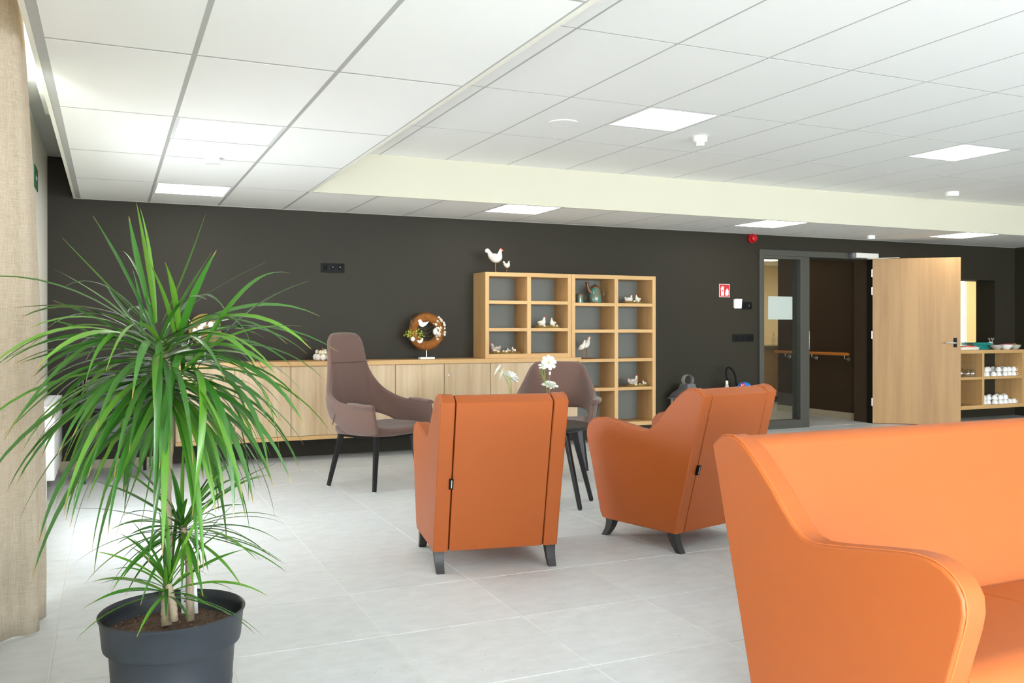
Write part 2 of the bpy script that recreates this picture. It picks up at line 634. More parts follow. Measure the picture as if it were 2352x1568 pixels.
def floor():
    root = struct(mbox('floor', 'grout', (XL - 0.6, 21, YB - 0.5, 19, -0.25, -0.002), smooth=False))
    shared = {}
    xs = [FX0 + FDX * k for k in range(-4, 24)]
    ys = [FY0 + FDY * k for k in range(-9, 16)]

    def tile(x0, x1, y0, y1):
        if x1 - x0 < 0.05 or y1 - y0 < 0.05:
            return
        key = (round(x1 - x0, 3), round(y1 - y0, 3))
        g = 0.0025
        if key not in shared:
            hx, hy = (x1 - x0) / 2 - g, (y1 - y0) / 2 - g
            bm = box(B(), -hx, hx, -hy, hy, -0.012, 0, 0.0012, 1)
            o = obj('tile', bm, 'floor_tile', root, smooth=False)
            shared[key] = o.data
        else:
            o = bpy.data.objects.new('tile', shared[key])
            link(o, root)
        o.location = ((x0 + x1) / 2, (y0 + y1) / 2, 0)
    for i in range(len(xs) - 1):
        for j in range(len(ys) - 1):
            x0, x1 = max(xs[i], XL), min(xs[i + 1], XR)
            y0, y1 = ys[j], min(ys[j + 1], W)
            # only tiles the room can show from about here; the slab goes on behind the camera
            if y1 < 1.2 or y0 >= W or x1 <= XL or x0 >= XR:
                continue
            if x1 > 1.7 * max(y1, 0) + 1.2 + 0.3:
                continue
            tile(x0, x1, y0, y1)
    # the same stone runs on behind the camera and through the doorway as plain slabs
    o = mbox('floor_run', 'floor_tile', (XL, XR, YB, ys[0] - 0.003 if ys[0] < 1.2 else 1.0, -0.01, -0.0005), root, smooth=False)
    o = mbox('corridor_floor', 'floor_tile', (7.0, 17.5, W + 0.002, 15.5, -0.01, 0.001), root, smooth=False)


floor()


def grid_wall_back():
    root = B()
    y0, y1 = W, W + 0.3
    zt = 2.95
    box(root, XL - 0.3, 7.216, y0, y1, 0, zt)              # left of the door
    box(root, 7.216, 9.10, y0, y1, 2.20, zt)               # over the door
    box(root, 9.10, 10.25, y0, y1, 0, zt)
    box(root, 10.25, 11.379, y0, y1, 0, 0.95)              # under the hatch
    box(root, 10.25, 11.379, y0, y1, 1.905, zt)
    box(root, 11.379, 18.0, y0, y1, 0, zt)
    struct(obj('wall_back', root, 'dark_wall', smooth=False))
    bm = B()
    x1 = XL
    x0 = XL - 0.25
    box(bm, x0, x1, 6.95, W, 0, 2.95)                      # solid beside the windows
    box(bm, x0, x1, YB, -12.0, 0, 2.95)
    box(bm, x0, x1, -5.5, -4.2, 0, 2.95)
    box(bm, x0, x1, -0.8, 3.0, 0, 2.95)
    box(bm, x0, x1, 4.2, 5.55, 0, 2.38)
    box(bm, x0, x1, 3.0, 4.2, 0, 0.5)
    box(bm, x0, x1, 5.55, 6.5, 0, 0.5)
    box(bm, x0, x1, 5.55, 6.5, 1.4, 2.38)
    box(bm, x0, x1, 6.5, 6.95, 0, 2.38)
    box(bm, x0, x1, -12.0, -5.5, 2.5, 2.95)
    box(bm, x0, x1, -4.2, -0.8, 2.5, 2.95)
    box(bm, x0, x1, 3.0, 6.1, 2.715, 2.95)
    box(bm, x0, x1, 6.1, 6.95, 2.38, 2.95)
    struct(obj('wall_left', bm, 'white_wall', smooth=False))
    struct(mbox('wall_right', 'dark_wall', (XR, XR + 0.3, YB, W, 0, 2.95), smooth=False))
    bm = B()
    box(bm, XL - 0.25, -0.2, YB - 0.25, YB, 0, 2.95)
    box(bm, 11.5, XR + 0.3, YB - 0.25, YB, 0, 2.95)
    box(bm, -0.2, 11.5, YB - 0.25, YB, 0, 0.1)
    box(bm, -0.2, 11.5, YB - 0.25, YB, 2.7, 2.95)
    struct(obj('wall_rear', bm, 'cream', smooth=False))
    # window frames (daylight side)
    wf = None
    for k, (a, b, zl, zh) in enumerate(((-12.0, -5.5, 0, 2.5), (-4.2, -0.8, 0, 2.5), (5.55, 6.5, 0.5, 1.4), (3.0, 4.2, 0.5, 2.7), (4.25, 6.1, 2.38, 2.715))):  # last one: unseen high strip, opening added to light the ceiling pocket
        bm = B()
        for yy in (a, b - 0.06):
            box(bm, XL - 0.2, XL - 0.12, yy, yy + 0.06, zl, zh)
        for zz in (zl, zh - 0.06):
            box(bm, XL - 0.2, XL - 0.12, a, b, zz, zz + 0.06)
        struct(obj('window_%d' % (k + 1), bm, 'frame_grey', smooth=False))
    bm = B()
    for xx in (-0.2, 2.7, 5.6, 8.5, 11.44):
        box(bm, xx, xx + 0.06, YB - 0.2, YB - 0.12, 0.1, 2.7)
    for zz in (0.1, 2.64):
        box(bm, -0.2, 11.5, YB - 0.2, YB - 0.12, zz, zz + 0.06)
    struct(obj('window_7', bm, 'frame_grey', smooth=False))
    # skirting tiles on the free stretch of wall left of the sideboard
    bm = box(B(), XL, 0.50, W - 0.012, W, 0, 0.075, 0.002, 1)
    struct(obj('baseboard_back', bm, 'beige_tile', smooth=False))
    bm = box(B(), XL, XL + 0.012, 6.97, W, 0, 0.075, 0.002, 1)
    struct(obj('baseboard_left', bm, 'beige_tile', smooth=False))


grid_wall_back()

EDGE = 1.523       # right edge of the low strip of ceiling
BEAM = 7.555       # face of the beam between low back strip and recess
CX = [0.322 + 0.6 * k for k in range(0, 21)]
LIGHTS_LOW = [(0.322, 5.155), (0.322, BEAM), (3.322, BEAM), (6.322, BEAM), (9.322, BEAM)]
LIGHTS_UP = [(3.322, 5.155), (6.322, 5.155), (9.322, 5.155)]


def ceiling():
    bm = B()
    box(bm, -0.271, EDGE + 0.02, YB, W, ZL + 0.0008, ZL + 0.05)
    box(bm, EDGE + 0.02, XR, BEAM, W, ZL + 0.0008, ZL + 0.05)
    box(bm, XL - 0.25, XR + 0.3, YB - 0.25, W + 0.3, ZU + 0.0008, ZU + 0.06)
    root = struct(obj('ceiling', bm, 'tbar', smooth=False))
    shared = {}

    def tile(x0, x1, y0, y1, z, gx=0.011, gy=0.0105):
        if x1 - x0 < 0.06 or y1 - y0 < 0.06:
            return
        key = (round(x1 - x0, 3), round(y1 - y0, 3), gx)
        if key not in shared:
            hx, hy = (x1 - x0) / 2 - gx, (y1 - y0) / 2 - gy
            o = obj('ceiling_tile', box(B(), -hx, hx, -hy, hy, 0, 0.0007), 'ceil', root, smooth=False)
            shared[key] = o.data
        else:
            o = bpy.data.objects.new('ceiling_tile', shared[key])
            link(o, root)
        o.location = ((x0 + x1) / 2, (y0 + y1) / 2, z)

    def split(x0, x1, y0, y1, z, lights, gx):
        gy = 0.0105 if gx > 0.01 else 0.007
        for lx, ly in lights:
            if abs(lx - x0) < 0.02 and y0 - 0.02 <= ly < y1 - 0.1:
                if ly > y0 + 0.05:
                    tile(x0, x1, y0, ly, z, gx, gy)
                tile(x0, x1, ly + 0.6, y1, z, gx, gy)
                return
        tile(x0, x1, y0, y1, z, gx, gy)
    rows = [W - 0.012] + [BEAM - 1.2 * k for k in range(0, 7)]
    cols = [-0.243] + CX[:2] + [EDGE - 0.004]
    for j in range(len(rows) - 1):
        for i in range(3):
            split(cols[i] if i else cols[0], cols[i + 1], rows[j + 1], rows[j], ZL, LIGHTS_LOW, 0.011)
    xs = [CX[2]] + CX[3:] + [XR]
    for i in range(len(xs) - 1):
        if xs[i] < XR - 0.05:
            split(xs[i], min(xs[i + 1], XR), BEAM, W - 0.012, ZL, LIGHTS_LOW, 0.008)
    xs = [EDGE + 0.03, CX[3]] + CX[4:] + [XR]
    rows = [BEAM - 1.2 * k for k in range(0, 7)]
    for j in range(len(rows) - 1):
        for i in range(len(xs) - 1):
            if xs[i] < XR - 0.05:
                x1 = min(xs[i + 1], XR)
                if xs[i] > 1.75 * rows[j] + 0.6 + 1.0:
                    continue
                split(xs[i], x1, rows[j + 1], rows[j], ZU, LIGHTS_UP, 0.007)
    # plain tiled run of ceiling behind the viewer
    mbox('ceiling_run', 'ceil', (-0.243, EDGE, YB, 0.35, ZL, ZL + 0.0007), root, smooth=False)
    mbox('ceiling_run', 'ceil', (EDGE + 0.03, XR, YB, 0.35, ZU, ZU + 0.0007), root, smooth=False)
    # perimeter angle at the dark wall, cream edge trims and the beam face
    bm = B()
    box(bm, -0.29, XR, W - 0.012, W - 0.001, ZL - 0.001, ZL + 0.012)
    struct(obj('trim_1', bm, 'edge', smooth=False))
    bm = B()
    box(bm, -0.291, -0.271, YB, W - 0.012, ZL - 0.002, ZL + 0.35)
    struct(obj('trim_2', bm, 'edge', smooth=False))
    bm = B()
    box(bm, EDGE - 0.004, EDGE + 0.020, YB, BEAM, ZL - 0.002, ZU)
    struct(obj('trim_3', bm, 'edge', smooth=False))
    bm = B()
    box(bm, EDGE + 0.02, XR, BEAM - 0.02, BEAM, ZL - 0.001, ZU)
    struct(obj('trim_4', bm, 'cream', smooth=False))


ceiling()


def ceiling_lights():
    names = [
        ('square light panel in the low ceiling strip above the plant, nearer the viewer', LIGHTS_LOW[0], ZL),
        ('square light panel in the low ceiling strip above the plant, next to the dark wall', LIGHTS_LOW[1], ZL),
        ('square light panel in the low ceiling above the left end of the open bookcase', LIGHTS_LOW[2], ZL),
        ('square light panel in the low ceiling above the red wall alarm', LIGHTS_LOW[3], ZL),
        ('square light panel in the low ceiling above the open wooden door', LIGHTS_LOW[4], ZL),
        ('square light panel in the raised ceiling beside the round speaker', LIGHTS_UP[0], ZU),
        ('square light panel in the raised ceiling at far right', LIGHTS_UP[1], ZU)]
    behind = [('added square light panel, unseen, in the raised ceiling beyond the right edge of the view', (9.322, 5.155), ZU)]  # unseen panel, added to give the room more light
    for lab, (x, y), z in names + behind:
        t = thing('ceiling_light', lab, 'ceiling light', (x + 0.3, y + 0.3, z), 0, 'square ceiling light panels')
        bm = B()
        a, b = 0.293, 0.272
        for (p, q, r_, s) in ((-a, a, -a, -b), (-a, a, b, a), (-a, -b, -b, b), (b, a, -b, b)):
            box(bm, p, q, r_, s, -0.0006, 0.0007)
        obj('frame', bm, 'white_enamel', t, smooth=False)
        mbox('diffuser', 'led', (-b, b, -b, b, 0.0001, 0.0007), t, smooth=False)


ceiling_lights()


# ------------------------------------------------------------------ rooms behind the back wall
def beyond():
    y1 = W + 0.3
    # right-hand wall of the corridor, dark brown, with a skirting of floor tile
    struct(mbox('wall_corridor', 'brown_wall', (9.16, 9.30, y1, 10.7, 0, 2.6), smooth=False))
    struct(mbox('baseboard_corridor', 'beige_tile', (9.146, 9.16, y1, 10.7, 0, 0.09), smooth=False))
    bm = B()
    box(bm, 6.9, 7.05, y1, 15.5, 0, 2.6)
    struct(obj('wall_corridor_left', bm, 'brown_wall', smooth=False))
    bm = B()
    box(bm, 6.9, 15.8, 14.0, 14.15, 0, 2.6)
    box(bm, 17.23, 18, 14.0, 14.15, 0, 2.6)
    box(bm, 15.8, 17.23, 14.0, 14.15, 0, 0.75)
    box(bm, 15.8, 17.23, 14.0, 14.15, 2.35, 2.6)
    box(bm, 17.8, 18, y1, 14.0, 0, 2.6)
    struct(obj('wall_kitchen', bm, 'warm_wall', smooth=False))
    struct(mbox('ceiling_corridor', 'ceil', (6.9, 18, y1, 14.2, 2.45, 2.6), smooth=False))
    # kitchen window with a hedge outside
    bm = B()
    for xx in (15.8, 17.20):
        box(bm, xx, xx + 0.03, 14.03, 14.1, 0.75, 2.35)
    for zz in (0.75, 2.29):
        box(bm, 15.8, 17.23, 14.03, 14.1, zz, zz + 0.06)
    wf = struct(obj('window_8', bm, 'white_plastic', smooth=False))
    mbox('pane', 'glass', (15.83, 17.20, 14.06, 14.066, 0.81, 2.29), wf, smooth=False)
    rnd = random.Random(3)
    bm = B()
    for i in range(150):
        ball(bm, (17.5 + rnd.random() * 5.5, 17 + rnd.random(), 0.2 + 1.1 * rnd.random() + rnd.random()), 0.3 + 0.2 * rnd.random(), u=8, v=6)
    tag(obj('hedge', bm, 'foliage'), 'green hedge seen outside through the serving hatch', 'hedge')
    # kitchen lamps
    for (x, y, w_) in ((10.6, 12.6, 'over the kitchen counter'), (13.2, 12.2, 'in the middle of the kitchen'), (15.6, 12.6, 'beside the kitchen window'), (8.1, 11.2, 'in the dark corridor')):
        t = thing('ceiling_light', 'square warm light panel ' + w_ + ' behind the dark wall', 'ceiling light', (x, y, 2.45), 0, 'light panels behind the dark wall')
        mbox('diffuser', 'kled', (-0.3, 0.3, -0.3, 0.3, -0.012, 0), t, smooth=False)
    # counter seen through the side glass
    t = thing('kitchen_counter', 'beige kitchen counter seen through the tall glass pane', 'counter', (10.9, 12.2, 0))
    mbox('worktop', 'beige_tile', (-1.2, 1.3, -0.33, 0.3, 0.905, 0.945), t, bev=0.004)
    mbox('front_panel', 'counter', (-1.18, 1.28, -0.3, 0.28, 0.1, 0.905), t, bev=0.002)
    mbox('plinth', 'black', (-1.16, 1.26, -0.25, 0.26, 0.0, 0.1), t)
    for k, (dx, h) in enumerate(((-0.62, 0.2), (-0.5, 0.24), (-0.42, 0.18), (-0.30, 0.27))):
        t = thing('bottle', ['short bottle at the left end of the kitchen counter', 'second bottle along the kitchen counter', 'small third bottle on the kitchen counter', 'tallest bottle on the kitchen counter'][k], 'bottle', (10.9 + dx - 0.1, 12.0, 0.945), 0, 'bottles on the kitchen counter')
        obj('body', lathe(B(), [(0.03, 0), (0.032, 0.02), (0.032, h * 0.55), (0.012, h * 0.75), (0.012, h)], 12), 'glassware', t)
        obj('cap', lathe(B(), [(0.014, h), (0.014, h + 0.02)], 10), 'white_plastic', t)
    # handrail on the corridor wall
    t = thing('handrail', 'orange-brown wooden handrail on brackets along the dark corridor wall', 'handrail', (9.16, 0, 0))
    obj('rail', tube(B(), [(-0.08, 9.2, 0.885), (-0.08, 9.22, 0.885), (-0.08, 10.66, 0.885), (-0.08, 10.68, 0.885)], [0.014, 0.022, 0.022, 0.014], 12), 'handrail', t)
    for y in (9.28, 9.9, 10.45):
        bm = tube(B(), [(-0.08, y, 0.868), (-0.08, y, 0.835), (-0.066, y, 0.82), (-0.012, y, 0.815)], 0.007, 8)
        br = obj('bracket', bm, 'steel', t)
        bm = B()
        bmesh.ops.create_cone(bm, cap_ends=True, segments=16, radius1=0.034, radius2=0.03, depth=0.01,
                              matrix=Matrix.Translation((-0.006, y, 0.815)) @ Matrix.Rotation(-PI / 2, 4, 'Y'))
        obj('rosette', bm, 'steel', br)


M['kled'] = mat('led_warm_diffuser', '#ffffff', 0.5, emit=('#ffe0b0', 3.2))
beyond()


def doorway():
    # grey frame with a fixed glass side light, header, mullion and jamb
    bm = B()
    y0, y1 = W - 0.035, W + 0.31
    fr = B()
    box(fr, 7.216, 7.285, y0, y1, 0, 2.20, 0.003, 1)           # left post
    box(fr, 7.285, 9.10, y0, y1, 2.125, 2.20, 0.003, 1)         # header
    box(fr, 7.285, 7.85, y0, W + 0.10, 2.09, 2.125, 0.003, 1)
    box(fr, 7.285, 7.85, y0, W + 0.10, 0.0, 0.10, 0.003, 1)
    box(fr, 7.85, 7.93, y0, W + 0.12, 0, 2.125, 0.003, 1)       # mullion
    box(fr, 7.93, 8.005, y0 + 0.012, W + 0.09, 0, 2.125, 0.003, 1)
    t = struct(obj('door_1', fr, 'frame_grey', angle=30))
    mbox('jamb', 'brown_wall', (9.06, 9.10, W + 0.01, W + 0.3, 0, 2.125), t, smooth=False)
    mbox('rebate', 'black', (9.045, 9.06, W - 0.02, W + 0.06, 0, 2.125), t, smooth=False)
    mbox('pane', 'glass', (7.285, 7.85, W + 0.03, W + 0.038, 0.10, 2.09), t, smooth=False)
    mbox('strike_plate', 'steel', (7.999, 8.007, W - 0.024, W + 0.01, 0.97, 1.20), t, bev=0.002)
    mbox('frosted_film', 'frost', (7.395, 7.775, W + 0.0285, W + 0.0295, 1.345, 1.63), t, smooth=False)
    # open leaf
    ang = math.atan2(-0.69, 0.78)
    leaf = thing('door_leaf', 'wide oak door leaf standing open into the room beside the doorway', 'door', (9.057, W - 0.02, 0), ang)
    mbox('panel', 'oak_door', (0.0, 1.04, -0.022, 0.022, 0.006, 2.135), leaf, bev=0.002, seg=1)
    for s in (-1,):
        e = mbox('lock_plate', 'black', (0.955, 0.995, 0.022 * s - 0.008, 0.022 * s + 0.001, 0.995, 1.115), leaf, bev=0.003)
        bm = tube(B(), [(0.975, 0.022 * s - 0.005, 1.05), (0.975, 0.022 * s - 0.05, 1.05), (0.955, 0.022 * s - 0.058, 1.05), (0.855, 0.022 * s - 0.058, 1.052)], 0.0095, 10)
        h = obj('handle', bm, 'steel', leaf)
    for z in (0.28, 1.15, 1.72, 1.95):
        obj('hinge', tube(B(), [(-0.008, -0.02, z - 0.05), (-0.008, -0.02, z + 0.05)], 0.010, 10), 'steel', leaf)
    # closer on the header
    c = thing('door_closer', 'silver door closer box with slide arm above the doorway', 'door closer', (0, 0, 0))
    mbox('body', 'silver_paint', (8.69, 9.07, W - 0.115, W - 0.037, 2.135, 2.20), c, bev=0.006)
    mbox('end_cap', 'zinc', (8.63, 8.69, W - 0.11, W - 0.037, 2.137, 2.198), c, bev=0.006)
    d = Vector((0.78, -0.69, 0)).normalized()
    p = Vector((8.9, W - 0.09, 2.128))
    q = Vector((9.057, W - 0.05, 2.145)) + d * 0.3
    obj('arm', tube(B(), [p, q], 0.012, 6, flat=(1, 0.5)), 'silver_paint', c)


doorway()


# ------------------------------------------------------------------ furniture
PROF = [(0.0, 0.105), (-0.05, 0.30), (-0.125, 0.585), (-0.203, 0.878), (-0.165, 0.907), (-0.126, 0.916), (-0.085, 0.909), (-0.035, 0.880),
        (0.017, 0.835), (0.070, 0.784), (0.118, 0.733), (0.158, 0.693), (0.195, 0.668), (0.235, 0.660), (0.290, 0.666), (0.344, 0.674), (0.46, 0.692),
        (0.545, 0.704), (0.600, 0.705), (0.645, 0.693), (0.682, 0.668), (0.702, 0.634), (0.705, 0.596), (0.697, 0.555), (0.662, 0.437),
        (0.62, 0.275), (0.586, 0.140), (0.570, 0.113), (0.545, 0.105)]
TH = 0.078


def lounge(name, label, cat, width, ncush, loc, rotz, group=None):
    t = thing(name, label, cat, loc, rotz, group)
    hw = width / 2
    for s in (-1, 1):
        a, b = (-hw, -hw + TH) if s < 0 else (hw - TH, hw)
        side = obj('armrest', prism(B(), PROF, a, b, 'x', 0.009, 3), 'orange', t, wn=True, angle=40)
        xo = a if s < 0 else b
        # top-stitched seam running round the outer edge of the wing and arm
        cx = xo + (0.010 if s < 0 else -0.010)
        pts = smooth_curve([(cx, y, z) for y, z in PROF[3:27]], 2)
        cen = Vector((0, 0.15, 0.45))
        obj('seam', tube(B(), [p + (Vector((0, p.y, p.z)) - cen).normalized() * 0.0004 for p in pts], 0.0022, 6), 'orange_seam', side)
    g = 0.004
    x0, x1 = -hw + TH + g, hw - TH - g
    back = [(0.001, 0.106), (-0.05, 0.30), (-0.124, 0.583), (-0.200, 0.874), (-0.194, 0.882), (-0.150, 0.907), (-0.122, 0.911), (-0.092, 0.903),
            (-0.066, 0.880), (-0.03, 0.80), (0.06, 0.62), (0.165, 0.41), (0.165, 0.25), (0.05, 0.106)]
    obj('backrest', prism(B(), back, x0, x1, 'x', 0.006, 2), 'orange', t, wn=True, angle=40)
    base = [(0.055, 0.107), (0.17, 0.25), (0.17, 0.30), (0.635, 0.31), (0.625, 0.27), (0.583, 0.115), (0.55, 0.107)]
    obj('seat_base', prism(B(), base, x0, x1, 'x', 0.005, 2), 'orange', t, wn=True)
    cw = (x1 - x0) / ncush
    for k in range(ncush):
        c = [(0.168, 0.302), (0.166, 0.418), (0.175, 0.432), (0.30, 0.440), (0.48, 0.449), (0.60, 0.447), (0.645, 0.434), (0.668, 0.405), (0.672, 0.37), (0.655, 0.312), (0.64, 0.302)]
        obj('seat_cushion', prism(B(), c, x0 + cw * k + 0.001, x0 + cw * (k + 1) - 0.001, 'x', 0.012, 3), 'orange', t, wn=True, angle=40)

    def leg(cx, top_t, foot_t):
        bm = B()
        rings = []
        for k in range(7):
            f = k / 6
            z = 0.108 * (1 - f)
            cy = top_t + (foot_t - top_t) * f ** 1.9
            w_ = 0.026 - 0.006 * f
            d_ = 0.027 - 0.010 * f
            rings.append([bm.verts.new((cx + a * w_, cy + b * d_, z)) for a, b in ((-1, -1), (1, -1), (1, 1), (-1, 1))])
        for a, b in zip(rings, rings[1:]):
            for i in range(4):
                bm.faces.new((a[i], a[(i + 1) % 4], b[(i + 1) % 4], b[i]))
        bm.faces.new(rings[0])
        bm.faces.new(list(reversed(rings[-1])))
        bmesh.ops.recalc_face_normals(bm, faces=bm.faces)
        l = obj('leg', bm, 'grey_leg', t, angle=45)
        obj('glide', lathe(B(), [(0.011, 0.0), (0.012, 0.003)], 10, (cx, foot_t, 0.0)), 'steel', l)
    for s in (-1, 1):
        leg(s * (hw - 0.034), 0.034, -0.016)
        leg(s * (hw - 0.034), 0.515, 0.570)
    # small black maker's tab caught in the left back seam
    z = 0.465
    y = -0.203 * (z - 0.105) / 0.773
    bm = B()
    prism(bm, [(y - 0.010, z - 0.027), (y + 0.004, z - 0.027), (y - 0.008, z + 0.027), (y - 0.024, z + 0.027)], -hw + TH - 0.014, -hw + TH + 0.006, 'x')
    tg = obj('care_tab', bm, 'black', t, smooth=False)
    tg['label'] = 'small black fabric tab with pale print in the back seam'
    bm = B()
    prism(bm, [(y - 0.0125, z - 0.02), (y - 0.0105, z - 0.02), (y - 0.0205, z + 0.02), (y - 0.0225, z + 0.02)], -hw + TH - 0.006, -hw + TH - 0.001, 'x')
    obj('print_line', bm, 'greybowl', tg, smooth=False)
    return t


lounge('armchair', 'orange leather armchair seen from straight behind, nearest the centre of the room', 'armchair', 0.66, 1, (1.825, 4.28, 0), R(-9.5), 'orange lounge armchairs')
lounge('armchair', 'orange leather armchair turned sideways between the middle armchair and the sofa', 'armchair', 0.66, 1, (3.162, 4.245, 0), R(14.8), 'orange lounge armchairs')
lounge('sofa', 'orange leather three-seat sofa filling the right foreground', 'sofa', 2.01, 3, (2.745, 2.15, 0), PI + R(0.9))


def shell_chair(name, label, high, loc, rotz):
    t = thing(name, label, 'chair', loc, rotz, 'mauve felt chairs')
    if high:
        rails = [((-.285, .33, .445), (-.315, .31, .655)), ((-.305, .18, .43), (-.345, .17, .662)), ((-.305, .03, .44), (-.345, .02, .668)),
                 ((-.297, -.09, .50), (-.335, -.09, .695)), ((-.265, -.19, .535), (-.30, -.19, .75)), ((-.215, -.245, .55), (-.238, -.258, .86)),
                 ((-.165, -.268, .55), (-.206, -.295, .97)), ((-.12, -.277, .55), (-.192, -.325, 1.09)), ((-.08, -.28, .55), (-.174, -.342, 1.165)),
                 ((-.04, -.283, .55), (-.125, -.35, 1.203)), ((0, -.285, .55), (0, -.352, 1.21))]
    else:
        rails = [((-.285, .30, .445), (-.315, .28, .655)), ((-.305, .18, .43), (-.345, .17, .662)), ((-.305, .03, .44), (-.345, .02, .675)),
                 ((-.295, -.09, .50), (-.325, -.09, .73)), ((-.265, -.19, .535), (-.285, -.19, .82)), ((-.21, -.25, .55), (-.245, -.265, .91)),
                 ((-.14, -.275, .55), (-.205, -.305, .945)), ((-.08, -.28, .55), (-.15, -.32, .952)), ((-.03, -.283, .55), (-.08, -.325, .953)), ((0, -.285, .55), (0, -.326, .953))]
    if not high:
        rails = [((a[0] * .93, a[1], a[2]), (b[0] * .94, b[1], b[2])) for a, b in rails]
    full = rails + [((-a[0], a[1], a[2]), (-b[0], b[1], b[2])) for a, b in reversed(rails[:-1])]
    bot = smooth_curve([r[0] for r in full], 3)
    top = smooth_curve([r[1] for r in full], 3)
    bm = B()
    nv = 8
    grid = []
    for a, b in zip(bot, top):
        col = []
        h = b.z - a.z
        for k in range(nv + 1):
            f = k / nv
            p = a.lerp(b, f)
            bulge = math.sin(f * PI) * 0.018
            out = Vector((p.x, p.y - 0.05, 0))
            if out.length > 1e-4:
                p = p + out.normalized() * bulge * (1 - 0.6 * min(1, max(0, (h - .25) / .3)))
            p.y += 0.03 * math.sin(f * PI) * min(1, max(0, (h - .25) / .35))     # lumbar curve of the back
            col.append(bm.verts.new(p))
        grid.append(col)
    for a, b in zip(grid, grid[1:]):
        for k in range(nv):
            bm.faces.new((a[k], a[k + 1], b[k + 1], b[k]))
    sh = obj('shell', bm, 'mauve', t, angle=180)
    md = sh.modifiers.new('thick', 'SOLIDIFY')
    md.thickness = 0.038
    md.offset = 0
    bv = sh.modifiers.new('sub', 'SUBSURF')
    bv.levels = bv.render_levels = 1
    # arm pads: rolled lips on top of the arms
    for s in (-1, 1):
        pts = smooth_curve([(s * 0.343, 0.06, 0.666), (s * 0.352, 0.15, 0.657), (s * 0.345, 0.24, 0.650), (s * 0.325, 0.305, 0.648)], 4)
        n = len(pts)
        obj('arm_pad', tube(B(), pts, [0.010 + 0.017 * min(1, 3 * (i + .4) / n) * (1 if i < n - 2 else 0.75) for i in range(n)], 12, flat=(1.25, 0.75)), 'mauve', t)
    # seat: padded pan curving up to meet the arms
    bm = B()
    outline = []
    for k in range(40):
        a = 2 * PI * k / 40
        cx, cy = math.cos(a), math.sin(a)
        e = 2 / 4.2
        outline.append((0.292 * math.copysign(abs(cx) ** e, cx), 0.06 + 0.285 * math.copysign(abs(cy) ** e, cy)))
    prev = None
    for sc_, z in ((0.80, 0.418), (0.95, 0.422), (1.0, 0.440), (1.0, 0.462), (0.96, 0.476), (0.80, 0.480), (0.4, 0.474)):
        ring = [bm.verts.new((x * sc_, 0.06 + (y - 0.06) * sc_, z + (0.012 if y < -0.1 else 0) * 0 + 0.02 * (x / 0.292) ** 4 * (z > 0.43))) for x, y in outline]
        if prev:
            for i in range(40):
                bm.faces.new((prev[i], prev[(i + 1) % 40], ring[(i + 1) % 40], ring[i]))
        else:
            bm.faces.new(list(reversed(ring)))
        prev = ring
    bm.faces.new(prev)
    obj('seat', bm, 'mauve', t, angle=60)
    # headrest seam
    if high:
        pts = [Vector((x, -0.317 + 0.30 * abs(x) ** 1.6 + 0.033, 0.965)) for x in [i * 0.02 - 0.2 for i in range(21)]]
        o = obj('headrest_seam', tube(B(), pts, 0.0025, 5), 'mauve_seam', t)
    for s in (-1, 1):
        obj('arm_slit', tube(B(), smooth_curve([(s * 0.358, -0.02, 0.635), (s * 0.352, -0.075, 0.57), (s * 0.336, -0.115, 0.50)], 4), 0.004, 5), 'mauve_seam', t)
    # black frame
    bm = B()
    for a, b in (((-.2, -.16), (.2, -.16)), ((-.2, .22), (.2, .22)), ((-.2, -.16), (-.2, .22)), ((.2, -.16), (.2, .22))):
        tube(bm, [(a[0], a[1], 0.408), (b[0], b[1], 0.408)], 0.016, 6)
    obj('under_frame', bm, 'black', t)
    for sx, ty, fy, fx in ((-1, .22, .25, .255), (1, .22, .25, .255), (-1, -.16, -.25, .255), (1, -.16, -.25, .255)):
        bm = B()
        tube(bm, [(sx * 0.20, ty, 0.425), (sx * 0.203, ty + (fy - ty) * .05, 0.40), (sx * fx, fy, 0.006)], [0.026, 0.026, 0.017], 4, flat=(1.0, 1.0))
        l = obj('leg', bm, 'black_wood', t, smooth=False)
        obj('glide', lathe(B(), [(0.010, 0), (0.011, 0.006)], 8, (sx * fx, fy, 0)), 'white_plastic', l)
    return t


shell_chair('high_back_chair', 'mauve felt wing chair with tall back in front of the sideboard', True, (1.915, 6.95, 0), R(-150))
shell_chair('low_back_chair', 'mauve felt chair with low back behind the little black table', False, (3.43, 6.76, 0), R(150))


def side_table():
    c = Vector((2.78, 5.72, 0))
    t = thing('side_table', 'round black side table behind the middle orange armchair', 'table', c)
    obj('tabletop', lathe(B(), [(0.33, 0.535), (0.352, 0.541), (0.358, 0.552), (0.352, 0.565), (0.34, 0.568)], 48), 'black_wood', t)
    for x, y in ((2.932, 5.418), (3.16, 5.67), (2.40, 5.77), (2.63, 6.02)):
        f = Vector((x, y, 0)) - c
        tp = f * 0.62
        l = obj('leg', tube(B(), [(tp.x, tp.y, 0.54), (f.x, f.y, 0.012), (f.x, f.y, 0.0)], [0.022, 0.0165, 0.012], 12), 'black_wood', t)
    return c


TC = side_table()


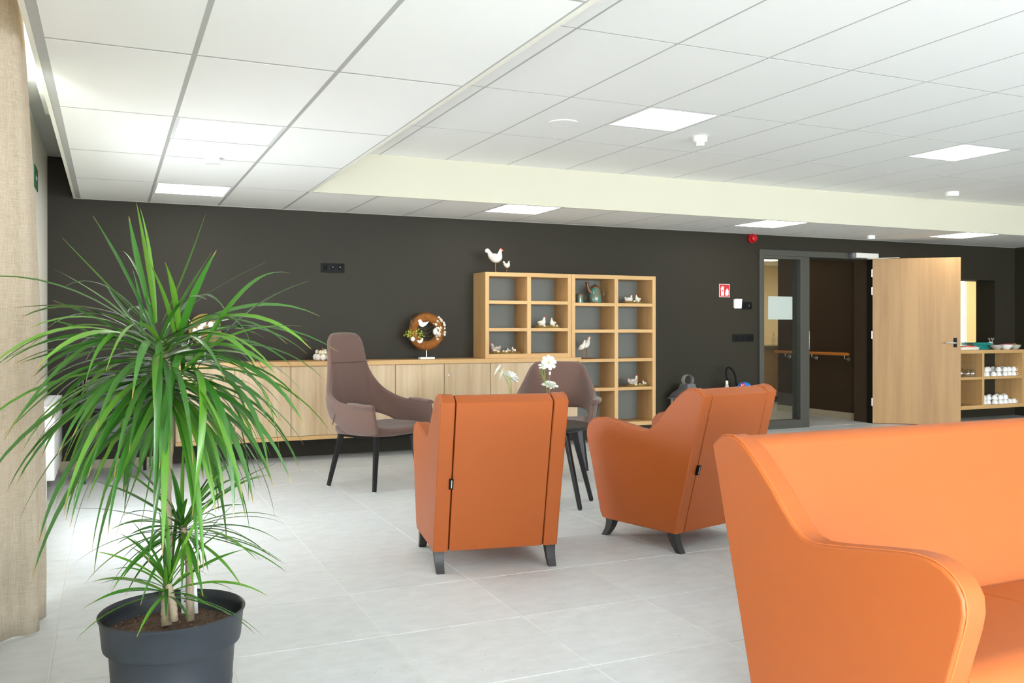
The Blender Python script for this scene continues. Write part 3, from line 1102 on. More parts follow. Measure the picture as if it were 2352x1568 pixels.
def flower_head(t, c, axis, r, n, cup=0.25, dbl=False, seed=0):
    rnd = random.Random(seed)
    q = Vector(axis).normalized().to_track_quat('Z', 'Y').to_matrix().to_4x4()
    Mx = Matrix.Translation(c) @ q
    heart = obj('flower_heart', ball(B(), (0, 0, 0), r * 0.16, (1, 1, 0.7), 8, 5), 'pollen', t)
    heart.data.transform(Mx)
    me = None
    for ring in range(3 if dbl else 1):
        for k in range(n):
            a = 2 * PI * (k + 0.5 * ring) / n + rnd.uniform(-.08, .08)
            lift = cup + 0.42 * ring + rnd.uniform(-.08, .08)
            L = r * (1 - 0.18 * ring)
            wd = r * (0.26 if not dbl else 0.15)
            bm = B()
            rows = []
            for f, wf in ((0.1, 0.25), (0.4, 0.75), (0.75, 1.0), (0.95, 0.8), (1.0, 0.35)):
                d = L * f
                z = d * math.sin(lift) - 0.12 * d * f
                x = d * math.cos(lift)
                rows.append([bm.verts.new((x, s * wd * wf, z + 0.06 * r * abs(s) * wf)) for s in (-1, 0, 1)])
            for p, w_ in zip(rows, rows[1:]):
                for i in (0, 1):
                    bm.faces.new((p[i], p[i + 1], w_[i + 1], w_[i]))
            bmesh.ops.transform(bm, matrix=Mx @ Matrix.Rotation(a, 4, 'Z'), verts=bm.verts)
            obj('petal', bm, 'petal', heart)


def vases():
    def px3(px, py, D):
        return at(px, py, D)
    D = 6.28
    # left bunch
    base = px3(1180, 968, D)
    base.z = 0.568
    t = thing('flower_vase', 'small glass bottle of white flowers showing left behind the orange armchair', 'vase', base, 0, 'glass bottles of white flowers')
    obj('bottle', lathe(B(), [(0.035, 0.0), (0.04, 0.01), (0.04, 0.10), (0.018, 0.145), (0.015, 0.175), (0.018, 0.18)], 16, cap1=False), 'glassware', t)

    def stem(tt, pts, r=0.0025):
        b0 = tt.location
        P = smooth_curve([Vector(p) - Vector(b0) for p in pts], 4)
        obj('stem', tube(B(), P, r, 5), 'green_stem', tt)

    def head(tt, c, axis, r, n, **k):
        flower_head(tt, Vector(c) - Vector(tt.location), axis, r, n, **k)
    tv = Vector((-math.sin(YAW), -math.cos(YAW), 0))
    rt = Vector((math.cos(YAW), -math.sin(YAW), 0))
    up = Vector((0, 0, 1))
    root = base + Vector((0, 0, 0.02))
    stem(t, [root, px3(1176, 905, D), px3(1174, 885, D), px3(1172, 872, D)])
    head(t, px3(1173, 868, D), tv * -0.3 + up * 0.35 + rt * 0.25, 0.062, 14, cup=0.35, dbl=True, seed=1)
    stem(t, [root, px3(1173, 900, D), px3(1166, 880, D), px3(1157, 861, D), px3(1148, 852, D), px3(1143, 850, D)], 0.0018)
    head(t, px3(1145, 850, D), rt * -0.75 + up * 0.45 + tv * 0.15, 0.048, 8, cup=0.3, seed=2)
    stem(t, [root, px3(1170, 890, D), px3(1160, 866, D)], 0.0018)
    head(t, px3(1155, 859, D), rt * -0.9 + up * 0.25 - tv * 0.2, 0.048, 8, cup=0.3, seed=3)
    base = px3(1264, 968, D)
    base.z = 0.568
    t = thing('flower_vase', 'small glass bottle of white flowers showing right behind the orange armchair', 'vase', base, 0, 'glass bottles of white flowers')
    obj('bottle', lathe(B(), [(0.035, 0.0), (0.04, 0.01), (0.04, 0.10), (0.018, 0.145), (0.015, 0.175), (0.018, 0.18)], 16, cap1=False), 'glassware', t)
    root = base + Vector((0, 0, 0.02))
    stem(t, [root, px3(1262, 905, D), px3(1262, 890, D)])
    head(t, px3(1263, 887, D), tv * 0.25 + up * 0.75 + rt * 0.1, 0.062, 13, cup=0.25, dbl=True, seed=4)
    stem(t, [root, px3(1257, 900, D), px3(1252, 870, D), px3(1251, 848, D)])
    head(t, px3(1254, 841, D), rt * -0.1 + up * 0.6 + tv * 0.3, 0.056, 8, cup=0.28, seed=5)
    head(t, px3(1260, 833, D), rt * 0.25 + up * 0.35 + tv * 0.75, 0.058, 8, cup=0.22, seed=6)
    stem(t, [root, px3(1262, 890, D), px3(1263, 860, D)], 0.0015)
    obj('bud', ball(B(), px3(1263, 857, D) - base, 0.010, (0.8, 0.8, 1.4)), 'petal', t)
    rnd = random.Random(5)
    bm = B()
    for k in range(26):
        f = k / 26
        p = px3(1252 - 8 * f, 882 - 34 * f, D) - base
        q = p + rt * rnd.uniform(-.03, .012) + up * rnd.uniform(.01, .035) + tv * rnd.uniform(-.01, .01)
        tube(bm, [p, q], [0.0016, 0.0006], 4)
    stuff(obj('feathery_foliage', bm, 'green_stem', t))


vases()


# ------------------------------------------------------------------ sideboard and bookcase
CF = 8.42          # sideboard front
BF = 8.455         # bookcase front


def sideboard():
    top = obj('worktop', prism(B(), [(0.53, CF - 0.018), (4.562, CF - 0.018), (4.562, BF - 0.002), (4.477, BF - 0.002), (4.477, W), (0.53, W)], 0.888, 0.93, 'z', 0.0015, 1), 'oak_h', None, smooth=False)
    tag(top, 'long oak worktop lying across the row of wall-hung cupboards', 'worktop')
    labs = ['oak double cupboard behind the plant, leftmost of the wall-hung row', 'oak double cupboard behind the high-backed mauve chair',
            'oak double cupboard below the egg wreath on its stand', 'oak double cupboard at the right end of the row, below the open shelves']
    for k in range(4):
        x = 0.53 + 1.0 * k
        t = thing('wall_cupboard', labs[k], 'cupboard', (x, 0, 0), 0, 'wall-hung oak cupboards')
        bm = B()
        box(bm, 0.0, 1.0, CF + 0.022, W - 0.001, 0.20, 0.885)
        obj('body', bm, 'oak_v', t, smooth=False)
        mbox('bottom_panel', 'oak_h', (0.0, 1.0, CF - 0.004, CF + 0.022, 0.20, 0.236), t, bev=0.0012, seg=1, smooth=False)
        for j in (0, 1):
            d = mbox('door', 'oak_v', (0.5 * j + 0.0025, 0.5 * j + 0.4975, CF, CF + 0.02, 0.2395, 0.884), t, bev=0.001, seg=1, smooth=False)
            if j == 1:
                bm = B()
                bmesh.ops.create_cone(bm, cap_ends=True, segments=18, radius1=0.011, radius2=0.010, depth=0.006,
                                      matrix=Matrix.Translation((0.5 + 0.045, CF - 0.003, 0.775)) @ Matrix.Rotation(PI / 2, 4, 'X'))
                obj('cam_lock', bm, 'silver_paint', d)
        if k == 0:
            mbox('end_panel', 'oak_v', (-0.002, 0.0, CF, W - 0.001, 0.20, 0.885), t, smooth=False)


sideboard()


def bookcase():
    fz = 0.042
    # upper-left unit, standing on the worktop
    t = thing('shelf_unit', 'open oak shelf unit of six compartments standing on the worktop', 'shelf', (0, 0, 0), 0, 'open oak shelf units')
    x0, x1, xm = 3.485, 4.475, 3.978
    z0, z1 = 0.93, 1.812
    y0, y1 = BF, W - 0.002
    mbox('side_panel', 'oak_f', (x0, x0 + 0.042, y0, y1, z0, z1), t, bev=0.001, seg=1, smooth=False)
    mbox('side_panel', 'oak_f', (x1 - 0.044, x1, y0, y1, z0, z1), t, bev=0.001, seg=1, smooth=False)
    mbox('divider', 'oak_f', (xm - 0.022, xm + 0.022, y0 + 0.002, y1, z0 + 0.045, z1 - 0.042), t, bev=0.001, seg=1, smooth=False)
    mbox('top_panel', 'oak_h', (x0 + 0.042, x1 - 0.044, y0, y1, z1 - 0.042, z1), t, bev=0.001, seg=1, smooth=False)
    mbox('bottom_panel', 'oak_h', (x0 + 0.042, x1 - 0.044, y0, y1, z0, z0 + 0.045), t, bev=0.001, seg=1, smooth=False)
    for z in (1.206, 1.488):
        for a, b in ((x0 + 0.042, xm - 0.022), (xm + 0.022, x1 - 0.044)):
            mbox('shelf_board', 'oak_h', (a, b, y0 + 0.004, y1, z, z + 0.034), t, bev=0.001, seg=1, smooth=False)
    mbox('back_panel', 'back_grey', (x0 + 0.042, x1 - 0.044, y1 - 0.006, y1, z0 + 0.045, z1 - 0.042), t, smooth=False)
    # tall unit at the right
    t = thing('shelf_unit', 'tall open oak shelf unit with two columns of five compartments', 'shelf', (0, 0, 0), 0, 'open oak shelf units')
    x0, x1, xm = 4.479, 5.528, 5.026
    z0 = 0.172
    mbox('side_panel', 'oak_f', (x0, x0 + 0.040, y0, y1, z0, z1), t, bev=0.001, seg=1, smooth=False)
    mbox('side_panel', 'oak_f', (x1 - 0.042, x1, y0, y1, z0, z1), t, bev=0.001, seg=1, smooth=False)
    mbox('divider', 'oak_f', (xm - 0.022, xm + 0.022, y0 + 0.002, y1, z0 + 0.042, z1 - 0.042), t, bev=0.001, seg=1, smooth=False)
    mbox('top_panel', 'oak_h', (x0 + 0.04, x1 - 0.042, y0, y1, z1 - 0.042, z1), t, bev=0.001, seg=1, smooth=False)
    mbox('bottom_panel', 'oak_h', (x0 + 0.04, x1 - 0.042, y0, y1, z0, z0 + 0.042), t, bev=0.001, seg=1, smooth=False)
    for z in (0.56, 0.874, 1.19, 1.476):
        for a, b in ((x0 + 0.04, xm - 0.022), (xm + 0.022, x1 - 0.042)):
            ya = y0 + 0.004
            if z == 0.874 and a < 4.6:
                a = 4.565
            mbox('shelf_board', 'oak_h', (a, b, ya, y1, z, z + 0.034), t, bev=0.001, seg=1, smooth=False)
    mbox('back_panel', 'back_grey', (x0 + 0.04, x1 - 0.042, y1 - 0.006, y1, z0 + 0.042, z1 - 0.042), t, smooth=False)


M['back_grey'] = mat('grey_back_panel', '#6e706a', 0.6, noise=(30, 0.05))
bookcase()


# ------------------------------------------------------------------ hens, nests, wreaths, crockery
def hen(name, label, loc, rotz, h, pose='standing', mk='hen', group='white hen figurines'):
    """h = overall height in metres; local +x is forward"""
    t = thing(name, label, 'figurine', loc, rotz, group)
    if pose == 'standing':
        k = h / 1.0
        sp = [(-.36, .80, .02), (-.37, .88, .055), (-.31, .90, .075), (-.24, .80, .085), (-.17, .68, .13), (-.05, .60, .185), (.06, .58, .20), (.15, .64, .17), (.19, .74, .11), (.21, .83, .072), (.235, .90, .060), (.26, .935, .04)]
        # body hangs lower in the middle
    elif pose == 'slim':
        k = h
        sp = [(-.20, .42, .02), (-.17, .46, .06), (-.11, .50, .11), (-.03, .56, .14), (.04, .63, .13), (.08, .72, .09), (.10, .80, .058), (.125, .88, .05), (.15, .92, .035)]
    elif pose == 'sitting':
        k = h
        sp = [(-.40, .47, .03), (-.37, .46, .09), (-.28, .38, .20), (-.12, .33, .30), (.04, .35, .31), (.13, .46, .25), (.18, .58, .17), (.205, .70, .12), (.225, .80, .10), (.27, .87, .06)]
    else:
        k = h
        sp = [(-.50, .62, .03), (-.46, .58, .09), (-.36, .42, .20), (-.18, .32, .30), (.02, .31, .32), (.18, .38, .27), (.25, .52, .18), (.27, .66, .12), (.30, .77, .095), (.35, .84, .06)]
    pts = [Vector((x * k, 0, z * k)) for x, z, r in sp]
    body = obj('body', tube(B(), smooth_curve(pts, 3), [r_ * k for r_ in _interp([r for _, _, r in sp], 3)], 12, flat=(0.85, 1.0)), mk, t)
    hx, hz = sp[-2][0] * k, sp[-2][1] * k
    hr = sp[-2][2] * k
    bm = B()
    for j, (dx, dz, rr) in enumerate(((-.3, 1.0, .5), (.25, 1.25, .55), (.8, .95, .45))):
        ball(bm, (hx + dx * hr, 0, hz + dz * hr), hr * rr, (1, 0.35, 1.1), 8, 5)
    obj('comb', bm, 'red', t)
    bm = B()
    tube(bm, [(hx + hr * 0.9, 0, hz + hr * 0.25), (hx + hr * 2.1, 0, hz - hr * 0.1)], [hr * 0.4, hr * 0.05], 6)
    obj('beak', bm, 'beak', t)
    bm = B()
    ball(bm, (hx + hr * 0.9, 0, hz - hr * 0.7), hr * 0.38, (0.8, 0.6, 1.3), 6, 5)
    obj('wattle', bm, 'red', t)
    for s in (-1, 1):
        bm = B()
        if pose.startswith('sitting'):
            ball(bm, (-.10 * k, s * .25 * k, .42 * k), .17 * k, (1.35, 0.35, 0.8), 8, 6)
        elif pose == 'standing':
            ball(bm, (-.06 * k, s * .14 * k, .66 * k), .13 * k, (1.35, 0.35, 0.8), 8, 6)
        else:
            ball(bm, (-.04 * k, s * .10 * k, .56 * k), .10 * k, (1.2, 0.35, 1.2), 8, 6)
        obj('wing', bm, mk, t)
    if not pose.startswith('sitting'):
        z0 = (0.46 if pose == 'standing' else 0.47) * k
        for s in (-1, 1):
            bm = tube(B(), [(0.02 * k, s * 0.05 * k, z0), (0.02 * k, s * 0.05 * k, 0.008), (0.07 * k, s * 0.06 * k, 0.003)], [0.014 * k, 0.012 * k, 0.010 * k], 6)
            obj('leg', bm, 'hen_leg', t)
    return t


def _interp(v, n):
    out = []
    for a, b in zip(v, v[1:]):
        for k in range(n):
            out.append(a + (b - a) * k / n)
    out.append(v[-1])
    return out


def nest(label, loc, w_, d_, eggs, seed):
    rnd = random.Random(seed)
    t = thing('straw_nest', label, 'nest', loc, 0, 'flat straw nests on the shelves')
    bm = B()
    for k in range(170):
        a = rnd.uniform(0, 2 * PI)
        rr = rnd.uniform(0.55, 1.0)
        x, y = w_ / 2 * rr * math.cos(a), d_ / 2 * rr * math.sin(a)
        L = rnd.uniform(.03, .07)
        da = a + PI / 2 + rnd.uniform(-.5, .5)
        z = rnd.uniform(0.004, 0.022)
        dv = Vector((math.cos(da) * L / 2, math.sin(da) * L / 2, rnd.uniform(-.003, .008)))
        tube(bm, [Vector((x, y, z)) - dv, Vector((x, y, z + 0.004)), Vector((x, y, z)) + dv], 0.0022, 4)
    lathe(bm, [(0.9, 0.001), (1.0, 0.008), (0.8, 0.012)], 20)
    for v in bm.verts:
        if abs(v.co.x) > w_ or abs(v.co.y) > w_:
            pass
    bmesh.ops.delete(bm, geom=[v for v in bm.verts if v.co.length > max(w_, d_)], context='VERTS')
    stuff(obj('straw', bm, 'straw', t, smooth=False))
    bm = B()
    lathe(bm, [(0.46, 0.0), (0.5, 0.006), (0.4, 0.010)], 24)
    bmesh.ops.transform(bm, matrix=Matrix.Diagonal((w_ * 0.9, d_ * 0.9, 1, 1)), verts=bm.verts)
    obj('nest_base', bm, 'straw', t)
    for ex, ey in eggs:
        obj('egg', ball(B(), (ex, ey, 0.024), 0.013, (1.25, 1, 1), 10, 7), 'egg', t)
    return t


def figurines():
    hen('hen_figurine', 'tall white cockerel figurine on rusty legs on top of the shelf unit', (3.611, 8.50, 1.812), R(-12), 0.25, 'standing')
    hen('hen_figurine', 'small white chick figurine standing beside the tall cockerel', (3.742, 8.50, 1.812), R(-60), 0.125, 'standing')
    Y = 8.54
    # bottom-left compartment
    nest('straw nest in the bottom left compartment', (3.735, Y, 0.975), 0.36, 0.13, [(-.03, -.045), (.0, -.05), (-.09, -.05)], 1)
    hen('hen_figurine', 'brown-speckled hen figurine sitting in the bottom left compartment', (3.63, Y, 0.985), R(170), 0.112, 'sitting_tail', 'hen_brown')
    hen('hen_figurine', 'small speckled chick figurine, left of the pair in the bottom left compartment', (3.79, Y + .02, 0.985), R(195), 0.055, 'sitting', 'hen_brown')
    hen('hen_figurine', 'small white chick figurine, right of the pair in the bottom left compartment', (3.838, Y, 0.985), R(120), 0.066, 'sitting')
    # second column, middle
    nest('straw nest with two hens in the second column of shelves', (4.249, Y, 1.240), 0.33, 0.14, [(.03, -.05), (.07, -.045), (-.08, -.05)], 2)
    hen('hen_figurine', 'white hen with large red comb, left on the nest in the second column', (4.165, Y, 1.25), R(-45), 0.118, 'sitting')
    hen('hen_figurine', 'white hen with small comb, right on the nest in the second column', (4.290, Y, 1.25), R(-140), 0.108, 'sitting')
    # fourth column, top
    nest('straw nest in the topmost right compartment', (5.287, Y, 1.510), 0.25, 0.12, [(-.01, -.045), (.03, -.05)], 3)
    hen('hen_figurine', 'grey-winged white hen, left on the nest in the topmost right compartment', (5.235, Y, 1.52), R(-8), 0.098, 'sitting_tail')
    hen('hen_figurine', 'plump white hen, right on the nest in the topmost right compartment', (5.345, Y, 1.52), R(200), 0.098, 'sitting')
    # third column: standing slim hens
    t = mbox('figurine_base', 'glaze_brown', (4.60, 4.755, 8.50, 8.60, 0.908, 0.918), None, bev=0.004)
    tag(t, 'thin brown base plate under the slim standing hens', 'base')
    hen('hen_figurine', 'slim white hen at the back, tallest of the standing group in the third column', (4.710, 8.56, 0.918), R(-15), 0.245, 'slim')
    hen('hen_figurine', 'slim white hen in front in the standing group in the third column', (4.645, 8.53, 0.918), R(-30), 0.21, 'slim')
    # fourth column, low
    nest('straw nest in the low right compartment', (5.344, Y, 0.594), 0.30, 0.13, [(.0, -.05), (-.05, -.05)], 4)
    hen('hen_figurine', 'black-patched white hen figurine in the low right compartment', (5.29, Y, 0.604), R(-12), 0.125, 'sitting_tail', 'hen_brown')
    hen('hen_figurine', 'tiny beige chick figurine in the low right compartment', (5.432, Y, 0.604), R(160), 0.06, 'sitting')
    # papers lying on a shelf
    pp = mbox('paper_sheet', 'paper', (5.13, 5.36, 8.52, 8.66, 1.2242, 1.2262), None, smooth=False)
    tag(pp, 'white sheet of paper lying on a shelf in the right column', 'paper')


figurines()


def teapot():
    x, y, z = 4.830, 8.58, 1.510
    t = thing('teapot', 'tall teal and brown glazed jug teapot in the top of the third column', 'teapot', (x, y, z))
    obj('body', lathe(B(), [(.050, 0), (.066, .006), (.072, .04), (.068, .09), (.058, .135), (.046, .160), (.042, .168)], 24), 'teal', t)
    obj('lid', lathe(B(), [(.048, .165), (.046, .178), (.030, .192), (.012, .200), (.006, .206)], 20), 'glaze_brown', t)
    obj('lid_knob', tube(B(), smooth_curve([(0, 0, .203), (.006, 0, .218), (.020, 0, .230), (.026, 0, .222)], 4), 0.006, 8), 'teal', t)
    obj('spout', tube(B(), smooth_curve([(-.055, 0, .115), (-.085, 0, .15), (-.095, 0, .195), (-.105, 0, .225)], 4), [0.024, .023, .022, .021, .020, .019, .018, .018, .017, .017, .018, .020, .022], 12), 'glaze_brown', t)
    obj('handle', tube(B(), smooth_curve([(.055, 0, .135), (.095, 0, .14), (.110, 0, .10), (.090, 0, .055), (.064, 0, .04)], 5), 0.008, 8), 'glaze_brown', t)
    t = thing('mug', 'small teal and brown mug left of the glazed teapot', 'mug', (4.640, 8.58, z))
    obj('body', lathe(B(), [(.036, 0), (.042, .004), (.041, .05), (.047, .094), (.044, .096), (.038, .05), (.036, .012)], 22), 'teal', t)
    obj('rim', lathe(B(), [(.046, .090), (.0485, .096), (.046, .1), (.043, .096)], 22, cap0=False, cap1=False), 'glaze_brown', t)
    obj('handle', tube(B(), smooth_curve([(.042, 0, .078), (.062, 0, .078), (.068, 0, .055), (.058, 0, .032), (.041, 0, .03)], 4), 0.0055, 8), 'glaze_brown', t)


teapot()


def fibre_ring(bm, Rr, r, n, rnd, spread, loc):
    for k in range(n):
        a = rnd.uniform(0, 2 * PI)
        b = rnd.uniform(0, 2 * PI)
        rad = r * rnd.uniform(0.75, 1.02)
        c = Vector((math.cos(a) * (Rr + rad * math.cos(b)), rad * math.sin(b), math.sin(a) * (Rr + rad * math.cos(b))))
        tg = Vector((-math.sin(a), 0, math.cos(a)))
        nr = Vector((math.cos(a) * math.cos(b), math.sin(b), math.sin(a) * math.cos(b)))
        d = (tg * rnd.choice((-1, 1)) + nr * rnd.uniform(-.1, spread)).normalized()
        L = rnd.uniform(.03, .07)
        w_ = Vector(nr.cross(tg)).normalized() * 0.0011
        p, q, e = c + loc, c + d * L * 0.5 + nr * 0.003 + loc, c + d * L + nr * rnd.uniform(-.004, .008) + loc
        v = [bm.verts.new(p - w_), bm.verts.new(p + w_), bm.verts.new(q + w_), bm.verts.new(q - w_), bm.verts.new(e)]
        bm.faces.new((v[0], v[1], v[2], v[3]))
        bm.faces.new((v[3], v[2], v[4]))


def wreaths():
    rnd = random.Random(11)
    # fluffy brown ring wreath with eggs on a white stand
    t = thing('wreath', 'round brown fluffy wreath with eggs and white bird on a white stand', 'wreath', (2.905, 8.60, 0.93))
    mbox('stand_foot', 'white_plastic', (-.075, .075, -.045, .045, 0, .02), t, bev=.003)
    obj('stand_rod', tube(B(), [(0, 0, .02), (0, 0, .145)], .0055, 10), 'white_plastic', t)
    cz = 0.275
    Rr, r = 0.140, 0.048
    bm = B()
    tube(bm, [(Rr * math.cos(2 * PI * k / 36), 0, cz + Rr * math.sin(2 * PI * k / 36)) for k in range(37)], r * 0.93, 12, cap=False, up=Vector((0, 1, 0)))
    ring = obj('ring', bm, 'fur', t)
    bm = B()
    fibre_ring(bm, Rr, r, 2600, rnd, 0.35, Vector((0, 0, cz)))
    stuff(obj('fibres', bm, 'fur', ring, smooth=False))
    def ring_pt(a, rr, off=0.0):
        return Vector((rr * math.cos(a), -r - off, cz + rr * math.sin(a)))
    for k in range(34):
        a = R(rnd.uniform(-42, 52))
        p = ring_pt(a, Rr + rnd.uniform(-.035, .05), rnd.uniform(-.03, .006))
        ms = rnd.uniform(.009, .014)
        e = obj('small_egg', ball(B(), (0, 0, 0), ms, (1, 1, 1.3), 8, 6), rnd.choice(('egg', 'egg', 'egg_white')), t)
        e.data.transform(Matrix.Translation(p) @ Matrix.Rotation(rnd.uniform(0, 3), 4, 'Y'))
    for x, z, rr, sq in ((.075, .0, .026, 1.35), (-.16, -.075, .024, 1.0), (.105, -.018, .017, 1.1)):
        obj('white_egg', ball(B(), (x, -r - .006, cz + z), rr, (1, .9, sq), 12, 8), 'egg_white', t)
    bm = B()
    prism(bm, [(-.098, .118), (-.078, .124), (-.068, .104), (-.052, .092), (-.02, .094), (.008, .104), (-.01, .076), (-.03, .06), (-.055, .046), (-.080, .052), (-.096, .07), (-.100, .094), (-.108, .106)], -r - .012, -r - .002, 'y', 0.002, 1)
    o = obj('bird_cutout', bm, 'sign_white', t)
    o.location = (0, 0, cz)
    o['label'] = 'flat white wooden bird'
    bm = B()
    prism(bm, [(-.125, -.085), (-.112, -.105), (-.095, -.118), (-.072, -.112), (-.058, -.092), (-.052, -.07), (-.064, -.062), (-.074, -.075), (-.092, -.088), (-.108, -.084)], -r - .02, -r - .004, 'y', 0.004, 2)
    o = obj('egg_shell', bm, 'egg_white', t)
    o.location = (0, 0, cz)
    bm = B()
    for k in range(90):
        p = Vector((rnd.uniform(-.24, -.05), -r + rnd.uniform(-.015, .02), cz + rnd.uniform(-.075, .01)))
        if p.x < -.19 and abs(p.z - cz + .03) > .03:
            continue
        d = Vector((rnd.uniform(-1, .6), rnd.uniform(-.6, .2), rnd.uniform(-.5, .8))).normalized()
        L = rnd.uniform(.014, .03)
        s = d.cross(Vector((0, 1, .2))).normalized() * L * .28
        v = [bm.verts.new(p), bm.verts.new(p + d * L * .5 + s), bm.verts.new(p + d * L), bm.verts.new(p + d * L * .5 - s)]
        bm.faces.new(v)
    stuff(obj('leaflets', bm, 'leaflet', t, smooth=False))
    bm = B()
    for k in range(16):
        a = Vector((rnd.uniform(-.1, .05), -.01, cz + rnd.uniform(-.08, .03)))
        b_ = a + Vector((rnd.uniform(.04, .12), rnd.uniform(-.01, .01), rnd.uniform(-.03, .07)))
        tube(bm, [a, (a + b_) / 2 + Vector((0, 0, rnd.uniform(-.02, .02))), b_], .0018, 4)
    for k in range(10):
        a = Vector((-.17, -r, cz + .02 + rnd.uniform(-.02, .04)))
        tube(bm, [a, a + Vector((rnd.uniform(-.02, .04), 0, .07 + rnd.uniform(0, .04)))], .0016, 4)
    stuff(obj('twigs', bm, 'twig', t))

    # mossy straw disc wreath with white eggs, half behind the plant
    t = thing('wreath', 'pale straw disc wreath with white eggs on a rod behind the plant', 'wreath', (0.79, 8.60, 0.93))
    mbox('stand_foot', 'white_plastic', (-.07, .07, -.045, .045, 0, .02), t, bev=.003)
    obj('stand_rod', tube(B(), [(0, 0, .02), (0, 0, .15)], .0045, 10), 'white_plastic', t)
    cz = 0.30
    bm = B()
    lathe(bm, [(.02, -.03), (.10, -.036), (.135, -.02), (.142, .0), (.135, .02), (.10, .03), (.02, .03)], 30)
    bmesh.ops.transform(bm, matrix=Matrix.Translation((0, 0, cz)) @ Matrix.Rotation(PI / 2, 4, 'X'), verts=bm.verts)
    disc = obj('straw_disc', bm, 'straw', t)
    bm = B()
    for k in range(900):
        a = rnd.uniform(0, 2 * PI)
        rr = rnd.uniform(.02, .14)
        p = Vector((rr * math.cos(a), -.036, cz + rr * math.sin(a)))
        tgv = Vector((-math.sin(a), rnd.uniform(-.25, .05), math.cos(a))) * rnd.uniform(.02, .05)
        s = Vector((math.cos(a), 0, math.sin(a))) * .0012
        v = [bm.verts.new(p - s), bm.verts.new(p + s), bm.verts.new(p + tgv)]
        bm.faces.new(v)
    stuff(obj('straw_fibres', bm, 'straw', disc, smooth=False))
    bm = B()
    for k in range(160):
        a = R(rnd.choice((rnd.uniform(-70, 40), rnd.uniform(150, 240))))
        rr = rnd.uniform(.06, .135)
        ball(bm, (rr * math.cos(a), -.04 + rnd.uniform(-.008, 0), cz + rr * math.sin(a)), rnd.uniform(.003, .007), (1, .7, 1), 5, 4)
    stuff(obj('moss_tufts', bm, 'moss', t))
    for x, z, rr in ((-.02, .05, .030), (-.045, .005, .028), (-.09, -.015, .024), (-.065, -.055, .031), (.045, .04, .028)):
        obj('white_egg', ball(B(), (x, -.058, cz + z), rr, (1, .85, 1.12), 12, 8), 'egg_white', t)
    obj('orange_blossom', ball(B(), (.045, -.055, cz + .082), .014, (.8, .8, 1.4), 8, 6), 'beak', t)
    bm = B()
    for a, b_ in (((-.02, .02), (.20, .09)), ((-.12, -.05), (-.15, -.13)), ((-.07, -.10), (-.125, -.14)), ((.04, .05), (.115, .15)), ((.0, .03), (.12, .02)), ((-.11, .05), (-.19, .11))):
        m_ = Vector(((a[0] + b_[0]) / 2, -.06, cz + (a[1] + b_[1]) / 2 + .012))
        tube(bm, smooth_curve([(a[0], -.05, cz + a[1]), m_, (b_[0], -.05, cz + b_[1])], 4), .0035, 5)
    obj('white_twigs', bm, 'egg_white', t)

    # low ring of white eggs lying on the worktop
    t = thing('egg_wreath', 'low ring of white eggs lying on the worktop beside the high-backed chair', 'wreath', (1.93, 8.585, 0.93))
    for k in range(14):
        a = 2 * PI * k / 14
        obj('white_egg', ball(B(), (.135 * math.cos(a), .105 * math.sin(a), .034), .031, (1, 1, 1.08), 10, 7), 'egg_white', t)
    bm = B()
    tube(bm, [(.12 * math.cos(2 * PI * k / 24), .09 * math.sin(2 * PI * k / 24), .055) for k in range(25)], .022, 8, cap=False)
    ring = obj('straw_ring', bm, 'straw', t)
    for k in range(18):
        a = rnd.uniform(0, 2 * PI)
        obj('small_egg', ball(B(), (.125 * math.cos(a), .095 * math.sin(a), .082 + rnd.uniform(-.006, .01)), rnd.uniform(.012, .019), (1, 1, 1.2), 8, 6), rnd.choice(('egg_white', 'egg_white', 'egg')), t)
    for x in (-.085, .06):
        obj('rust_tuft', tube(B(), [(x, -.05, .09), (x + .006, -.05, .125)], [.014, .004], 6), 'hen_leg', t)


wreaths()


